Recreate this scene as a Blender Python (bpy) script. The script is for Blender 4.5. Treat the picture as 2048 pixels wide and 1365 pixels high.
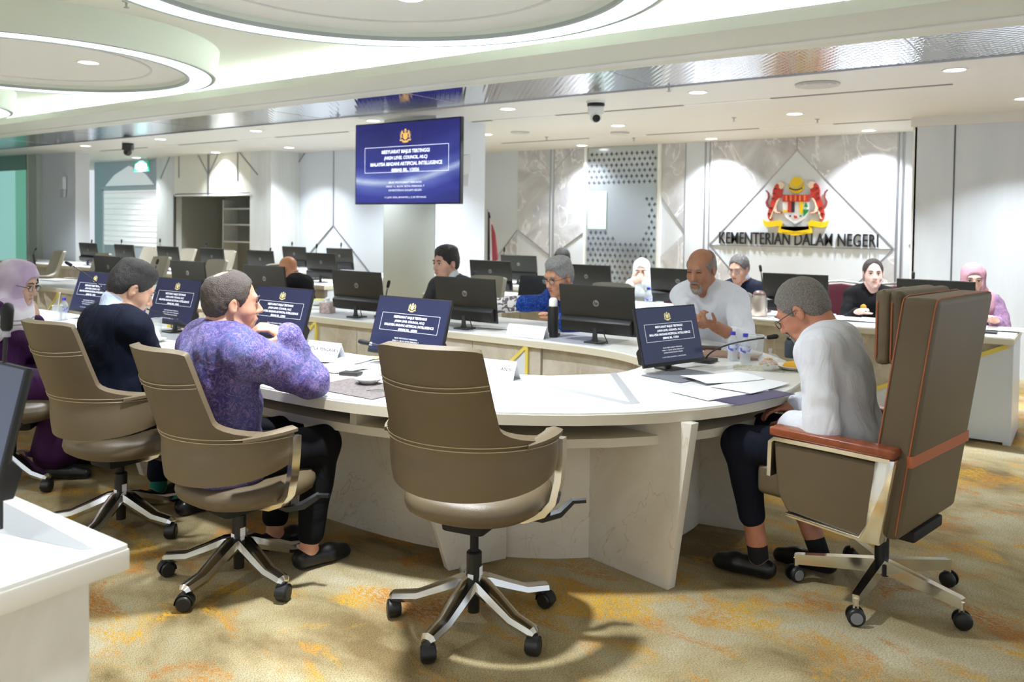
import bpy, bmesh, math, random
import numpy as np
from mathutils import Vector, Matrix
random.seed(7)
for _o in list(bpy.data.objects): bpy.data.objects.remove(_o)
COL = bpy.context.scene.collection
# ------------------------------------------------------------------ camera
# room axes: X runs along the long side of the table, Y across it, away from the camera
F = 1651.; PX, PY = 1024., 498.8; ROLL = 0.0121; CAMH = 1.503; TH = math.radians(35.3); PITCH = 0.03
_c, _s, _cp, _sp = math.cos(ROLL), math.sin(ROLL), math.cos(PITCH), math.sin(PITCH)
RH = Vector((math.cos(TH), math.sin(TH), 0)); FH = Vector((-math.sin(TH), math.cos(TH), 0)); ZA = Vector((0, 0, 1))
FW = FH*_cp - ZA*_sp; UP0 = FH*_sp + ZA*_cp
RV = RH*_c + UP0*_s; UV = UP0*_c - RH*_s
cam_d = bpy.data.cameras.new('camera'); cam = bpy.data.objects.new('camera', cam_d); COL.objects.link(cam)
cam.matrix_world = Matrix(((RV.x, UV.x, -FW.x, 0), (RV.y, UV.y, -FW.y, 0), (RV.z, UV.z, -FW.z, CAMH), (0, 0, 0, 1)))
cam_d.sensor_width = 36; cam_d.lens = F/2048*36; cam_d.shift_y = -(682.5-PY)/2048
cam_d.clip_start = .05; cam_d.clip_end = 100
cam_d.dof.use_dof = True; cam_d.dof.focus_distance = 3.3; cam_d.dof.aperture_fstop = 3.5
S = bpy.context.scene; S.camera = cam
S.view_settings.view_transform = 'Standard'; S.view_settings.look = 'None'
S.view_settings.gamma = 1; S.view_settings.use_curve_mapping = False
S.view_settings.exposure = 0.35
# ------------------------------------------------------------------ world: even soft light from the open part of the hall
W = bpy.data.worlds.new('world'); S.world = W; W.use_nodes = True
W.node_tree.nodes['Background'].inputs[0].default_value = (.86, .93, 1, 1)
W.node_tree.nodes['Background'].inputs[1].default_value = .68

def ray(x, y): return FW + RV*((x-PX)/F) - UV*((y-PY)/F)
def at_z(x, y, z):
    d = ray(x, y); return Vector((0, 0, CAMH)) + d*((z-CAMH)/d.z)
def at_v(x, y, v):
    d = ray(x, y); return Vector((0, 0, CAMH)) + d*(v/d.y)
def at_u(x, y, u):
    d = ray(x, y); return Vector((0, 0, CAMH)) + d*(u/d.x)

def area_light(name, loc, sx, sy, power, color=(1, 1, 1), rot=(0, 0, 0), shape='RECTANGLE', spread=None):
    l = bpy.data.lights.new(name, 'AREA'); l.shape = shape; l.size = sx; l.size_y = sy; l.energy = power; l.color = color
    if spread: l.spread = math.radians(spread)
    o = bpy.data.objects.new(name, l); o.location = loc; o.rotation_euler = rot; COL.objects.link(o); return o

# ------------------------------------------------------------------ materials
def srgb(c):
    return tuple(((x/255)/12.92 if x/255 <= .04045 else ((x/255+.055)/1.055)**2.4) for x in c)
MATS = {}
def mat(name, col=(200, 200, 200), rough=.5, metal=0., emit=None, emit_s=0., trans=0., ior=1.45, coat=0., noise=None, bump=None, sheen=0., spec=None, alpha=1.):
    """noise=(scale, second colour, low, high, detail)   bump=(scale, strength)"""
    if name in MATS: return MATS[name]
    m = bpy.data.materials.new(name); m.use_nodes = True; nt = m.node_tree; b = nt.nodes['Principled BSDF']
    b.inputs['Base Color'].default_value = (*srgb(col), 1); b.inputs['Roughness'].default_value = rough; b.inputs['Metallic'].default_value = metal
    if spec is not None: b.inputs['Specular IOR Level'].default_value = spec
    if emit: b.inputs['Emission Color'].default_value = (*srgb(emit), 1); b.inputs['Emission Strength'].default_value = emit_s
    if trans: b.inputs['Transmission Weight'].default_value = trans; b.inputs['IOR'].default_value = ior
    if coat: b.inputs['Coat Weight'].default_value = coat; b.inputs['Coat Roughness'].default_value = .1
    if sheen: b.inputs['Sheen Weight'].default_value = sheen
    if alpha < 1: b.inputs['Alpha'].default_value = alpha
    if noise or bump:
        tc = nt.nodes.new('ShaderNodeTexCoord')
    if noise:
        sc, c2, lo, hi, det = noise
        n = nt.nodes.new('ShaderNodeTexNoise'); n.inputs['Scale'].default_value = sc; n.inputs['Detail'].default_value = det
        r = nt.nodes.new('ShaderNodeValToRGB'); r.color_ramp.elements[0].position = lo; r.color_ramp.elements[1].position = hi
        r.color_ramp.elements[0].color = (*srgb(col), 1); r.color_ramp.elements[1].color = (*srgb(c2), 1)
        nt.links.new(tc.outputs['Object'], n.inputs['Vector']); nt.links.new(n.outputs['Fac'], r.inputs[0]); nt.links.new(r.outputs[0], b.inputs['Base Color'])
    if bump:
        n = nt.nodes.new('ShaderNodeTexNoise'); n.inputs['Scale'].default_value = bump[0]; n.inputs['Detail'].default_value = 4
        bp = nt.nodes.new('ShaderNodeBump'); bp.inputs['Strength'].default_value = bump[1]; bp.inputs['Distance'].default_value = .01
        nt.links.new(tc.outputs['Object'], n.inputs['Vector']); nt.links.new(n.outputs['Fac'], bp.inputs['Height']); nt.links.new(bp.outputs[0], b.inputs['Normal'])
    MATS[name] = m; return m
def nodes_of(m): return m.node_tree.nodes, m.node_tree.links, m.node_tree.nodes['Principled BSDF']
def ramp(nd, stops):
    r = nd.new('ShaderNodeValToRGB'); e = r.color_ramp.elements
    while len(e) > 1: e.remove(e[-1])
    e[0].position = stops[0][0]; e[0].color = (*srgb(stops[0][1]), 1)
    for p, c in stops[1:]:
        k = e.new(p); k.color = (*srgb(c), 1)
    return r
def mapped_noise(nd, lk, scale, detail=4, sc=(1, 1, 1), dist=0., rough=.5, rotz=0.):
    tc = nd.new('ShaderNodeTexCoord'); mp = nd.new('ShaderNodeMapping'); mp.inputs['Scale'].default_value = sc; mp.inputs['Rotation'].default_value = (0, 0, rotz)
    n = nd.new('ShaderNodeTexNoise'); n.inputs['Scale'].default_value = scale; n.inputs['Detail'].default_value = detail
    n.inputs['Distortion'].default_value = dist; n.inputs['Roughness'].default_value = rough
    lk.new(tc.outputs['Object'], mp.inputs[0]); lk.new(mp.outputs[0], n.inputs['Vector']); return n
def mixc(nd, lk, fac, a, b):
    x = nd.new('ShaderNodeMix'); x.data_type = 'RGBA'
    if isinstance(fac, float): x.inputs[0].default_value = fac
    else: lk.new(fac, x.inputs[0])
    for s, i in ((a, 6), (b, 7)):
        if isinstance(s, tuple): x.inputs[i].default_value = (*srgb(s), 1)
        else: lk.new(s, x.inputs[i])
    return x.outputs[2]

def carpet_mat():
    m = mat('carpet', (196, 180, 142), .95); nd, lk, b = nodes_of(m)
    patch = mapped_noise(nd, lk, 2.1, 7, (1, 1.7, 1), .6, .62, TH)
    r1 = ramp(nd, [(.0, (0, 0, 0)), (.50, (0, 0, 0)), (.58, (255, 255, 255))]); lk.new(patch.outputs['Fac'], r1.inputs[0])
    speck = mapped_noise(nd, lk, 38, 4, (1, 2.2, 1), 0, .7, TH)
    r2 = ramp(nd, [(.40, (0, 0, 0)), (.56, (255, 255, 255))]); lk.new(speck.outputs['Fac'], r2.inputs[0])
    big = mapped_noise(nd, lk, .9, 5, (1, 1.6, 1), .3, .6, TH)
    r3 = ramp(nd, [(.40, (186, 176, 146)), (.50, (170, 154, 114)), (.60, (122, 103, 64))]); lk.new(big.outputs['Fac'], r3.inputs[0])
    mul = nd.new('ShaderNodeMath'); mul.operation = 'MULTIPLY'; lk.new(r1.outputs[0], mul.inputs[0]); lk.new(r2.outputs[0], mul.inputs[1])
    hue = mapped_noise(nd, lk, 2.6, 3); r4 = ramp(nd, [(.4, (206, 158, 26)), (.62, (182, 116, 30))]); lk.new(hue.outputs['Fac'], r4.inputs[0])
    c1 = mixc(nd, lk, mul.outputs[0], r3.outputs[0], r4.outputs[0])
    fine = mapped_noise(nd, lk, 150, 2, (1, 2.5, 1), 0, .5, TH); r5 = ramp(nd, [(.33, (128, 112, 84)), (.55, (255, 255, 255))]); lk.new(fine.outputs['Fac'], r5.inputs[0])
    mx = nd.new('ShaderNodeMix'); mx.data_type = 'RGBA'; mx.blend_type = 'MULTIPLY'; mx.inputs[0].default_value = .75
    lk.new(c1, mx.inputs[6]); lk.new(r5.outputs[0], mx.inputs[7]); lk.new(mx.outputs[2], b.inputs['Base Color'])
    bp = nd.new('ShaderNodeBump'); bp.inputs['Strength'].default_value = .35; bp.inputs['Distance'].default_value = .004
    lk.new(fine.outputs['Fac'], bp.inputs['Height']); lk.new(bp.outputs[0], b.inputs['Normal']); return m
def marble_mat(name, base, dark, light, vein, scale=1.0, rough=.35, veinw=.02):
    m = mat(name, base, rough); nd, lk, b = nodes_of(m)
    n1 = mapped_noise(nd, lk, 1.6*scale, 6, (1, 1, 1), 1.2, .6); r = ramp(nd, [(.3, dark), (.5, base), (.68, light)]); lk.new(n1.outputs['Fac'], r.inputs[0])
    n2 = mapped_noise(nd, lk, 1.3*scale, 5, (1, 1, .6), 1.6, .55)
    r2 = ramp(nd, [(.5-veinw, (0, 0, 0)), (.5, (255, 255, 255)), (.5+veinw, (0, 0, 0))]); lk.new(n2.outputs['Fac'], r2.inputs[0])
    lk.new(mixc(nd, lk, r2.outputs[0], r.outputs[0], vein), b.inputs['Base Color']); return m
def wood_mat(name, a, c, scale=1., rough=.4, vertical=True):
    m = mat(name, a, rough); nd, lk, b = nodes_of(m)
    n1 = mapped_noise(nd, lk, 6*scale, 6, (1, 1, .12) if vertical else (.12, 1, 1), .5, .6); r = ramp(nd, [(.32, a), (.68, c)])
    lk.new(n1.outputs['Fac'], r.inputs[0]); lk.new(r.outputs[0], b.inputs['Base Color']); return m

M_carpet = carpet_mat()
M_ceil = mat('ceiling_paint', (226, 226, 222), .6)
M_white = mat('white_paint', (236, 238, 236), .5)
M_wallw = mat('white_wall_laminate', (212, 218, 225), .3)
M_wallg = wood_mat('pale_laminate', (205, 208, 206), (226, 228, 226), .5, .35)
M_marw = marble_mat('grey_marble', (197, 197, 200), (172, 171, 176), (216, 217, 220), (230, 231, 233), 1.1, .25)
M_base = marble_mat('ivory_marble', (222, 216, 204), (212, 204, 188), (232, 228, 220), (202, 190, 166), 1.2, .35, .004)
M_beige = marble_mat('beige_marble', (188, 180, 164), (168, 157, 138), (206, 200, 188), (200, 192, 176), 1.6, .35)
M_top = mat('table_white', (246, 246, 244), .22, noise=(3, (238, 238, 235), .4, .7, 5))
M_edge = mat('table_edge', (214, 207, 188), .35)
M_inlay = mat('inlay_grey', (176, 178, 182), .3)
M_inlay2 = wood_mat('inlay_pale_wood', (205, 202, 195), (220, 218, 212), 1.5, .3, False)
M_gold = mat('gold_trim', (236, 216, 110), .3, .2)
M_mirror = mat('mirror_steel', (225, 226, 232), .05, 1.)
def _mirror_bump():
    nd, lk, b = nodes_of(M_mirror); tc = nd.new('ShaderNodeTexCoord'); w = []
    for ang in (.7, -.7):
        mp = nd.new('ShaderNodeMapping'); mp.inputs['Rotation'].default_value = (0, 0, ang); wv = nd.new('ShaderNodeTexWave')
        wv.inputs['Scale'].default_value = 7.; wv.inputs['Distortion'].default_value = .0
        lk.new(tc.outputs['Object'], mp.inputs[0]); lk.new(mp.outputs[0], wv.inputs['Vector']); w.append(wv)
    ad = nd.new('ShaderNodeMath'); lk.new(w[0].outputs['Fac'], ad.inputs[0]); lk.new(w[1].outputs['Fac'], ad.inputs[1])
    bp = nd.new('ShaderNodeBump'); bp.inputs['Strength'].default_value = .08; bp.inputs['Distance'].default_value = .01
    lk.new(ad.outputs[0], bp.inputs['Height']); lk.new(bp.outputs[0], b.inputs['Normal'])
_mirror_bump()
M_steel = mat('brushed_trim', (172, 172, 177), .3, .8)
M_chrome = mat('polished_aluminium', (236, 236, 234), .15, 1.)
M_black = mat('black_plastic', (22, 22, 23), .45)
M_blackm = mat('matt_black', (14, 14, 15), .7)
M_leather = mat('taupe_leather', (104, 90, 68), .42, noise=(2.5, (96, 82, 61), .35, .7, 3), bump=(260, .12))
M_leather2 = mat('taupe_leather_smooth', (115, 101, 79), .4, noise=(3, (107, 93, 72), .35, .7, 3), bump=(260, .1))
M_thread = mat('cream_thread', (198, 182, 150), .8)
M_led = mat('led_diffuser', (255, 255, 255), .5, emit=(208, 236, 248), emit_s=1.5)
M_lamp = mat('lamp_lens', (255, 255, 255), .5, emit=(255, 254, 250), emit_s=6.)
M_glass = mat('clear_glass', (255, 255, 255), .02, trans=1., ior=1.45)
M_glassg = mat('green_tinted_glass', (150, 205, 200), .08, trans=.35, ior=1.2)
M_paper = mat('white_paper', (246, 247, 250), .7)

# ------------------------------------------------------------------ mesh helpers
class MB:
    def __init__(s): s.v = []; s.f = []
    def add(s, vs, fs):
        o = len(s.v); s.v += [tuple(p) for p in vs]; s.f += [tuple(i+o for i in f) for f in fs]; return s
    def box(s, x0, x1, y0, y1, z0, z1, R=None, T=None):
        vs = [(x, y, z) for z in (z0, z1) for y in (y0, y1) for x in (x0, x1)]
        if R is not None: vs = [R @ Vector(p) for p in vs]
        if T is not None: vs = [Vector(p)+Vector(T) for p in vs]
        return s.add(vs, [(0, 2, 3, 1), (4, 5, 7, 6), (0, 1, 5, 4), (2, 6, 7, 3), (0, 4, 6, 2), (1, 3, 7, 5)])
    def prism(s, poly, a, b, axis='z'):
        """polygon extruded along an axis; for axis y the polygon is (x, z), for x it is (y, z)"""
        n = len(poly)
        def P(p, h): return (p[0], p[1], h) if axis == 'z' else ((p[0], h, p[1]) if axis == 'y' else (h, p[0], p[1]))
        vs = [P(p, a) for p in poly] + [P(p, b) for p in poly]
        return s.add(vs, [tuple(range(n))[::-1], tuple(range(n, 2*n))] + [(i, (i+1) % n, n+(i+1) % n, n+i) for i in range(n)])
    def tube(s, pts, r, n=8, cap=True, flat=1., up=None, closed=False):
        pts = [Vector(p) for p in pts]; m = len(pts); rs = r if isinstance(r, (list, tuple)) else [r]*m
        vs = []; prev = None
        for i, p in enumerate(pts):
            if closed: t = pts[(i+1) % m]-pts[i-1]
            else: t = pts[min(i+1, m-1)]-pts[max(i-1, 0)]
            t.normalize()
            if prev is None:
                ref = Vector(up) if up else (Vector((0, 0, 1)) if abs(t.z) < .9 else Vector((1, 0, 0)))
            else: ref = prev
            a = ref - t*ref.dot(t)
            if a.length < 1e-6: a = t.orthogonal()
            a.normalize(); b = t.cross(a); prev = a
            for k in range(n):
                w = 2*math.pi*k/n + (math.pi/4 if n == 4 else 0); vs.append(p + a*(math.cos(w)*rs[i]*flat) + b*(math.sin(w)*rs[i]))
        fs = []
        for i in range(m if closed else m-1):
            j = (i+1) % m
            for k in range(n): fs.append((i*n+k, i*n+(k+1) % n, j*n+(k+1) % n, j*n+k))
        if cap and not closed: fs += [tuple(range(n))[::-1], tuple(range((m-1)*n, m*n))]
        return s.add(vs, fs)
    def lathe(s, prof, n=24, c=(0, 0, 0), R=None):
        vs = []; m = len(prof)
        for r, z in prof:
            for k in range(n):
                w = 2*math.pi*k/n; p = Vector((max(r, 1e-5)*math.cos(w), max(r, 1e-5)*math.sin(w), z))
                if R is not None: p = R @ p
                vs.append(p+Vector(c))
        fs = [(i*n+k, i*n+(k+1) % n, (i+1)*n+(k+1) % n, (i+1)*n+k) for i in range(m-1) for k in range(n)]
        return s.add(vs, fs)
    def ell(s, c, r, n=16, m=10, R=None):
        prof = [(math.sin(math.pi*i/m), -math.cos(math.pi*i/m)) for i in range(m+1)]
        vs = []
        for a, z in prof:
            for k in range(n):
                w = 2*math.pi*k/n; p = Vector((a*math.cos(w)*r[0], a*math.sin(w)*r[1], z*r[2]))
                if R is not None: p = R @ p
                vs.append(p+Vector(c))
        return s.add(vs, [(i*n+k, i*n+(k+1) % n, (i+1)*n+(k+1) % n, (i+1)*n+k) for i in range(m) for k in range(n)])
    def sheet(s, fn, nu, nv, th):
        """closed slab: fn(i/nu, j/nv) -> point; thickness th along the surface normal (number or function)"""
        P = [[Vector(fn(i/nu, j/nv)) for j in range(nv+1)] for i in range(nu+1)]
        A = []; B = []
        for i in range(nu+1):
            for j in range(nv+1):
                du = P[min(i+1, nu)][j]-P[max(i-1, 0)][j]; dv = P[i][min(j+1, nv)]-P[i][max(j-1, 0)]
                nr = du.cross(dv); nr.normalize(); t = th(i/nu, j/nv) if callable(th) else th
                A.append(P[i][j]+nr*t/2); B.append(P[i][j]-nr*t/2)
        k = (nu+1)*(nv+1); I = lambda i, j: i*(nv+1)+j; fs = []
        for i in range(nu):
            for j in range(nv):
                fs.append((I(i, j), I(i+1, j), I(i+1, j+1), I(i, j+1))); fs.append((k+I(i, j), k+I(i, j+1), k+I(i+1, j+1), k+I(i+1, j)))
        ring = [I(i, 0) for i in range(nu+1)] + [I(nu, j) for j in range(1, nv+1)] + [I(i, nv) for i in range(nu-1, -1, -1)] + [I(0, j) for j in range(nv-1, 0, -1)]
        for q in range(len(ring)):
            a, b = ring[q], ring[(q+1) % len(ring)]; fs.append((b, a, k+a, k+b))
        return s.add(A+B, fs)
    def mesh(s, name):
        me = bpy.data.meshes.new(name); me.from_pydata(s.v, [], s.f); me.update(); return me
    def build(s, name, m, parent=None, smooth=None, bevel=0, loc=None, seg=2):
        me = s.mesh(name); bm = bmesh.new(); bm.from_mesh(me); bmesh.ops.recalc_face_normals(bm, faces=bm.faces)
        if bevel:
            es = [e for e in bm.edges if len(e.link_faces) == 2 and e.calc_face_angle(0) > .6]
            bmesh.ops.bevel(bm, geom=es, offset=bevel, segments=seg, profile=.6, affect='EDGES', clamp_overlap=True)
        bm.to_mesh(me); bm.free()
        me.materials.append(m)
        if smooth is not None or bevel:
            me.shade_smooth(); me.set_sharp_from_angle(angle=math.radians(smooth or 40))
        return link(name, me, parent, loc)
def link(name, me, parent=None, loc=None):
    o = bpy.data.objects.new(name, me); COL.objects.link(o)
    if parent is not None: o.parent = parent
    if loc is not None: o.location = loc
    return o
def tag(o, label=None, cat=None, group=None, kind=None):
    if label: o['label'] = label
    if cat: o['category'] = cat
    if group: o['group'] = group
    if kind: o['kind'] = kind
    return o
def thing(name, label, cat, loc=(0, 0, 0), rotz=0., group=None, scale=None):
    o = bpy.data.objects.new(name, None); o.empty_display_size = .1; COL.objects.link(o)
    o.location = loc; o.rotation_euler = (0, 0, rotz)
    if scale: o.scale = (scale,)*3
    return tag(o, label, cat, group)
def dup(root, loc, rotz=0., label=None, group=None, parent=None):
    r = root.copy(); COL.objects.link(r); r.location = loc; r.rotation_euler = (0, 0, rotz)
    if parent is not None: r.parent = parent
    if label: r['label'] = label
    if group: r['group'] = group
    for ch in list(root.children):
        c = ch.copy(); COL.objects.link(c); c.parent = r
        for g in list(ch.children):
            d = g.copy(); COL.objects.link(d); d.parent = c
    return r
def struct(o): o['kind'] = 'structure'; return o
_TX = {}
def text_mesh(txt, size, depth=.0, bold=0., shear=0., align='CENTER', spacing=1.):
    """lettering as a mesh in its own x-y plane"""
    key = (txt, size, depth, bold, shear, align, spacing)
    if key in _TX: return _TX[key]
    cu = bpy.data.curves.new('lettering', 'FONT'); cu.body = txt; cu.size = size; cu.extrude = depth; cu.offset = bold; cu.shear = shear
    cu.align_x = align; cu.align_y = 'CENTER'; cu.space_character = spacing; cu.resolution_u = 3
    o = bpy.data.objects.new('lettering', cu); COL.objects.link(o); dg = bpy.context.evaluated_depsgraph_get()
    me = bpy.data.meshes.new_from_object(o.evaluated_get(dg)); bpy.data.objects.remove(o); bpy.data.curves.remove(cu)
    _TX[key] = me; return me
def text(name, txt, size, m, parent, loc, rot=(math.pi/2, 0, 0), width=None, **k):
    me = text_mesh(txt, size, **k).copy(); me.materials.clear(); me.materials.append(m)
    o = link(name, me, parent, loc); o.rotation_euler = rot
    if width:
        xs = [v.co.x for v in me.vertices]; w = max(xs)-min(xs); o.scale = (width/w, 1, 1)
    return o
# ================================================================== THE ROOM
ZC = 2.70; ZU = 2.93
XL, XR = -20., 2.6
struct(MB().box(XL, XR, -5, 14, -.1, 0).build('floor', M_carpet))
c = MB().box(XL, XR, 6.55, 13, ZC, ZC+.12).build('ceiling', M_ceil); struct(c)
for y in (7.62, 9.85):                                   # shadow-gap slots across the low ceiling
    for i in range(7):
        x0 = -1.0-i*2.35
        MB().box(x0-1.5, x0, y, y+.05, ZC-.004, ZC+.01).build('slot_grille', mat('slot_dark', (120, 120, 118), .6), c)
        MB().box(x0-2.35, x0-1.5, y-.005, y+.055, ZC-.006, ZC+.01).build('slot_cover', M_white, c)
cu_ = MB().box(XL, XR, .6, 5.6, ZU, ZU+.1).build('ceiling_cove', mat('cove_paint', (232, 234, 226), .6)); struct(cu_)
struct(MB().box(XL, XR, -1.6, .7, ZC, ZC+.12).build('ceiling_entry', M_ceil))
# beam between the cove and the low ceiling: soffit, lip, upstand, mirror band
M_beam = mat('beam_paint', (228, 232, 222), .5)
bm_ = MB().box(XL, XR, 4.79, 5.30, 2.68, 2.76).build('trim_1', M_beam, bevel=.006); struct(bm_)
MB().box(XL, XR, 5.30, 5.62, 2.69, 2.99).build('upstand', M_beam, bm_)
MB().box(XL, XR, 5.302, 5.40, 2.672, 2.69).build('lip', M_white, bm_)
MB().box(XL, XR, .7, 1.33, 2.68, 2.76).build('near_beam', M_beam, bm_)
mi = MB().box(XL, XR, 5.40, 6.56, 2.698, 2.72).build('trim_2', M_mirror); struct(mi)
for i in range(9): MB().box(-1.02-i*2.1, -1.012-i*2.1, 5.41, 6.55, 2.6965, 2.70).build('mirror_joint', M_steel, mi)
MB().box(XL, XR, 6.55, 6.575, 2.69, 2.705).build('mirror_edge_strip', M_steel, mi)
# cove strip light lying on the beam's upper ledge
st = tag(MB().box(-18, 3.5, 5.18, 5.22, 2.765, 2.78).build('cove_light_strip', M_led), 'white cove light strip lying on the ledge above the ceiling beam', 'light')
for i in range(7):
    l = area_light('cove_lamp', (-16.4+i*3.05, 5.15, 2.80), 3.0, .06, 75, (.9, .96, 1), (math.pi, 0, 0)); l.rotation_euler = (math.radians(180-25), 0, 0); l.parent = st
# three round drums hanging from the cove ceiling
M_drum = mat('drum_paint', (220, 228, 216), .55)
def arc(cx, cy, r, n=72): return [(cx+r*math.cos(2*math.pi*k/n), cy+r*math.sin(2*math.pi*k/n)) for k in range(n)]
LAMP = None
def downlight(x, y, z, label, power=9, group='recessed downlights'):
    global LAMP
    if LAMP is None:
        t = thing('downlight', label, 'downlight', (x, y, z), 0, group)
        MB().lathe([(.074, 0), (.092, 0), (.092, -.006), (.074, -.004)], 28).build('trim_ring', M_white, t, 40)
        MB().lathe([(0, -.002), (.075, -.002)], 28).build('lens', M_lamp, t)
        LAMP = t
    else: t = dup(LAMP, (x, y, z), 0, label, group)
    l = area_light('downlight_lamp', (x, y, z-.012), .15, .15, power, (.88, .94, 1), shape='DISK', spread=110)
    l.parent = t; l.location = (0, 0, -.012)
    return t
ord_ = ['nearest and largest of the three', 'middle one of the three', 'farthest one of the three']
for k, (cx, cy, R) in enumerate(((-2.97, 3.0, 1.5), (-6.97, 3.14, 1.42), (-10.75, 3.15, 1.42))):
    d = thing('ceiling_drum', 'round white ceiling drum with a glowing rim, '+ord_[k], 'ceiling feature', (cx, cy, 2.70), 0, 'round ceiling drums')
    MB().lathe([(R-.23, .05), (R-.23, 0), (R-.21, 0), (R-.21, .012), (R-.035, .012), (R-.035, 0), (R, 0), (R+.03, .23), (R-.23, .23)], 96).build('drum_side', M_drum, d, 35)
    MB().lathe([(R-.21, .0), (R-.035, .0), (R-.035, .011), (R-.21, .011), (R-.21, .0)], 96).build('rim_diffuser', M_led, d)
    MB().lathe([(R-.232, -.003), (R-.208, -.003), (R-.208, .02), (R-.232, .02), (R-.232, -.003)], 96).build('rim_inner_edge', mat('rim_grey', (168, 176, 174), .5), d)
    MB().lathe([(R-.036, -.003), (R-.018, -.003), (R-.018, .02), (R-.036, .02), (R-.036, -.003)], 96).build('rim_outer_edge', MATS['rim_grey'], d)
    MB().lathe([(0, .055), (R-.55, .055), (R-.23, .05), (R-.23, .09), (0, .09)], 96).build('drum_ceiling', M_white, d, 30)
    MB().lathe([(R-.52, .048), (R-.5, .048), (R-.5, .056), (R-.52, .056), (R-.52, .048)], 96).build('inner_ring', mat('ring_pale', (214, 216, 212), .5), d)
dl = 'white downlight set in the '
for k, (x, y) in enumerate([(at_z(820, -2, 2.75).x, at_z(820, -2, 2.75).y), (at_z(177, 125, 2.755).x, at_z(177, 125, 2.755).y)]):
    downlight(x, y, 2.755, dl+['largest ceiling drum', 'middle ceiling drum'][k], 28, 'drum downlights')
downlight(-3.9, 2.1, 2.755, dl+'near left half of the largest ceiling drum', 10, 'drum downlights')
downlight(-2.2, 2.1, 2.755, dl+'near right half of the largest ceiling drum', 10, 'drum downlights')
downlight(-10.7, 3.1, 2.755, dl+'farthest ceiling drum', 28, 'drum downlights')
rows = {6.97: [-.90, -2.93, -5.01, -6.95, -9.10, -11.32, -13.46], 8.80: [-.57, -2.62, -4.70, -6.67, -8.66, -10.65, -12.6, -15.1], 10.72: [-2.30, -4.30, -6.33]}
nm = {6.97: 'row over the second desk row', 8.80: 'middle row of downlights', 10.72: 'rear row by the back wall'}
on = ['first', 'second', 'third', 'fourth', 'fifth', 'sixth', 'seventh', 'eighth']
for y, xs in rows.items():
    for i, x in enumerate(xs): downlight(x, y, ZC-.001, 'round ceiling downlight, %s from the right in the %s' % (on[i], nm[y]), (.8 if y > 10 else (9 if y < 8 else (2.2 if x < -8 else 6))), 'downlights in the low ceiling')
for y in (-.77,):
    for i, x in enumerate((.8, -1.1, -3.0, -5., -7., -9.2)): downlight(x, y, ZC-.001, 'round ceiling downlight over the aisle behind the camera, %s from the right' % on[i], (.8 if y > 10 else (9 if y < 8 else (2.2 if x < -8 else 6))), 'downlights over the entry aisle')

# ---------------------------------------------------------------- walls
def wall(name, x0, x1, y0, y1, m=M_wallw, z0=0, z1=ZC+.02): return struct(MB().box(x0, x1, y0, y1, z0, z1).build(name, m))
wb = wall('wall_back', -12.3, XR, 11.1, 11.3)
def panel(parent, poly, y, m, th=.012, name='wall_panel'):
    return MB().prism(poly, y-th, y+.004, 'y').build(name, m, parent)
def strip(parent, a, b, y, w=.011, m=M_steel, th=.016, name='metal_strip'):
    """thin metal inlay between two (x, z) points of a wall"""
    dx, dz = b[0]-a[0], b[1]-a[1]; L = math.hypot(dx, dz); nx, nz = -dz/L*w/2, dx/L*w/2
    return MB().prism([(a[0]+nx, a[1]+nz), (b[0]+nx, b[1]+nz), (b[0]-nx, b[1]-nz), (a[0]-nx, a[1]-nz)], y-th, y+.004, 'y').build(name, m, parent)
Y = 11.1
# emblem bay between x=-4.46 and x=-2.02: grey marble with a white triangle
apx = (-3.26, 2.53); bl = (-4.44, 1.25); br = (-2.06, 1.25)
panel(wb, [(-4.46, 1.25), apx, (apx[0], ZC), (-4.46, ZC)], Y, M_marw)
panel(wb, [(apx[0], ZC), apx, (-2.03, 1.25), (-2.03, ZC)], Y, M_marw)
panel(wb, [bl, br, apx], Y, M_wallw, .010)
panel(wb, [(-4.46, 1.24), (-4.46, .0), (-3.3, 0)], Y, M_marw)
panel(wb, [(-2.03, 1.24), (-3.2, 0), (-2.03, 0)], Y, M_marw)
for a, b in ((apx, (apx[0], ZC)), (apx, bl), (apx, br), (bl, br), (bl, (-3.3, 0)), (br, (-3.2, 0))): strip(wb, a, b, Y)
for x in (-4.53, -4.46, -2.03, -1.97): strip(wb, (x, 0), (x, ZC), Y, .02)
for x0, x1, flip in ((-4.83, -5.21, 1),):
    panel(wb, [(x1, ZC), (x0, ZC), (x0, 1.45), (x1, 1.95)], Y, M_marw); strip(wb, (x1, 1.95), (x0, 1.45), Y)
    panel(wb, [(x0, 1.4), (x0, .7), (x1, 1.05)], Y, M_marw)
    strip(wb, (x0, 0), (x0, ZC), Y); strip(wb, (x1, 0), (x1, ZC), Y)
panel(wb, [(-1.88, 1.3), (-1.55, 1.72), (-1.55, .9)], Y, M_marw); strip(wb, (-1.88, 1.3), (-1.55, 1.72), Y); strip(wb, (-1.88, 1.3), (-1.55, .9), Y)
# grey marble bay with the Y-shaped inlay, x=-7.75 .. -6.46
panel(wb, [(-7.75, ZC), (-7.12, ZC), (-7.12, 1.02), (-7.75, 1.42)], Y, M_marw); panel(wb, [(-7.05, ZC), (-6.46, ZC), (-6.46, 1.42), (-7.05, 1.02)], Y, M_marw)
for x in (-7.12, -7.05): strip(wb, (x, 0), (x, ZC), Y, .018)
strip(wb, (-7.12, 2.35), (-7.5, ZC), Y); strip(wb, (-7.05, 2.35), (-6.7, ZC), Y); strip(wb, (-7.75, 1.42), (-7.12, 1.02), Y); strip(wb, (-7.05, 1.02), (-6.46, 1.42), Y)
panel(wb, [(-7.75, 1.38), (-7.75, .9), (-8.2, .9)], Y, M_marw); strip(wb, (-7.75, 1.42), (-8.25, .85), Y)
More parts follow.
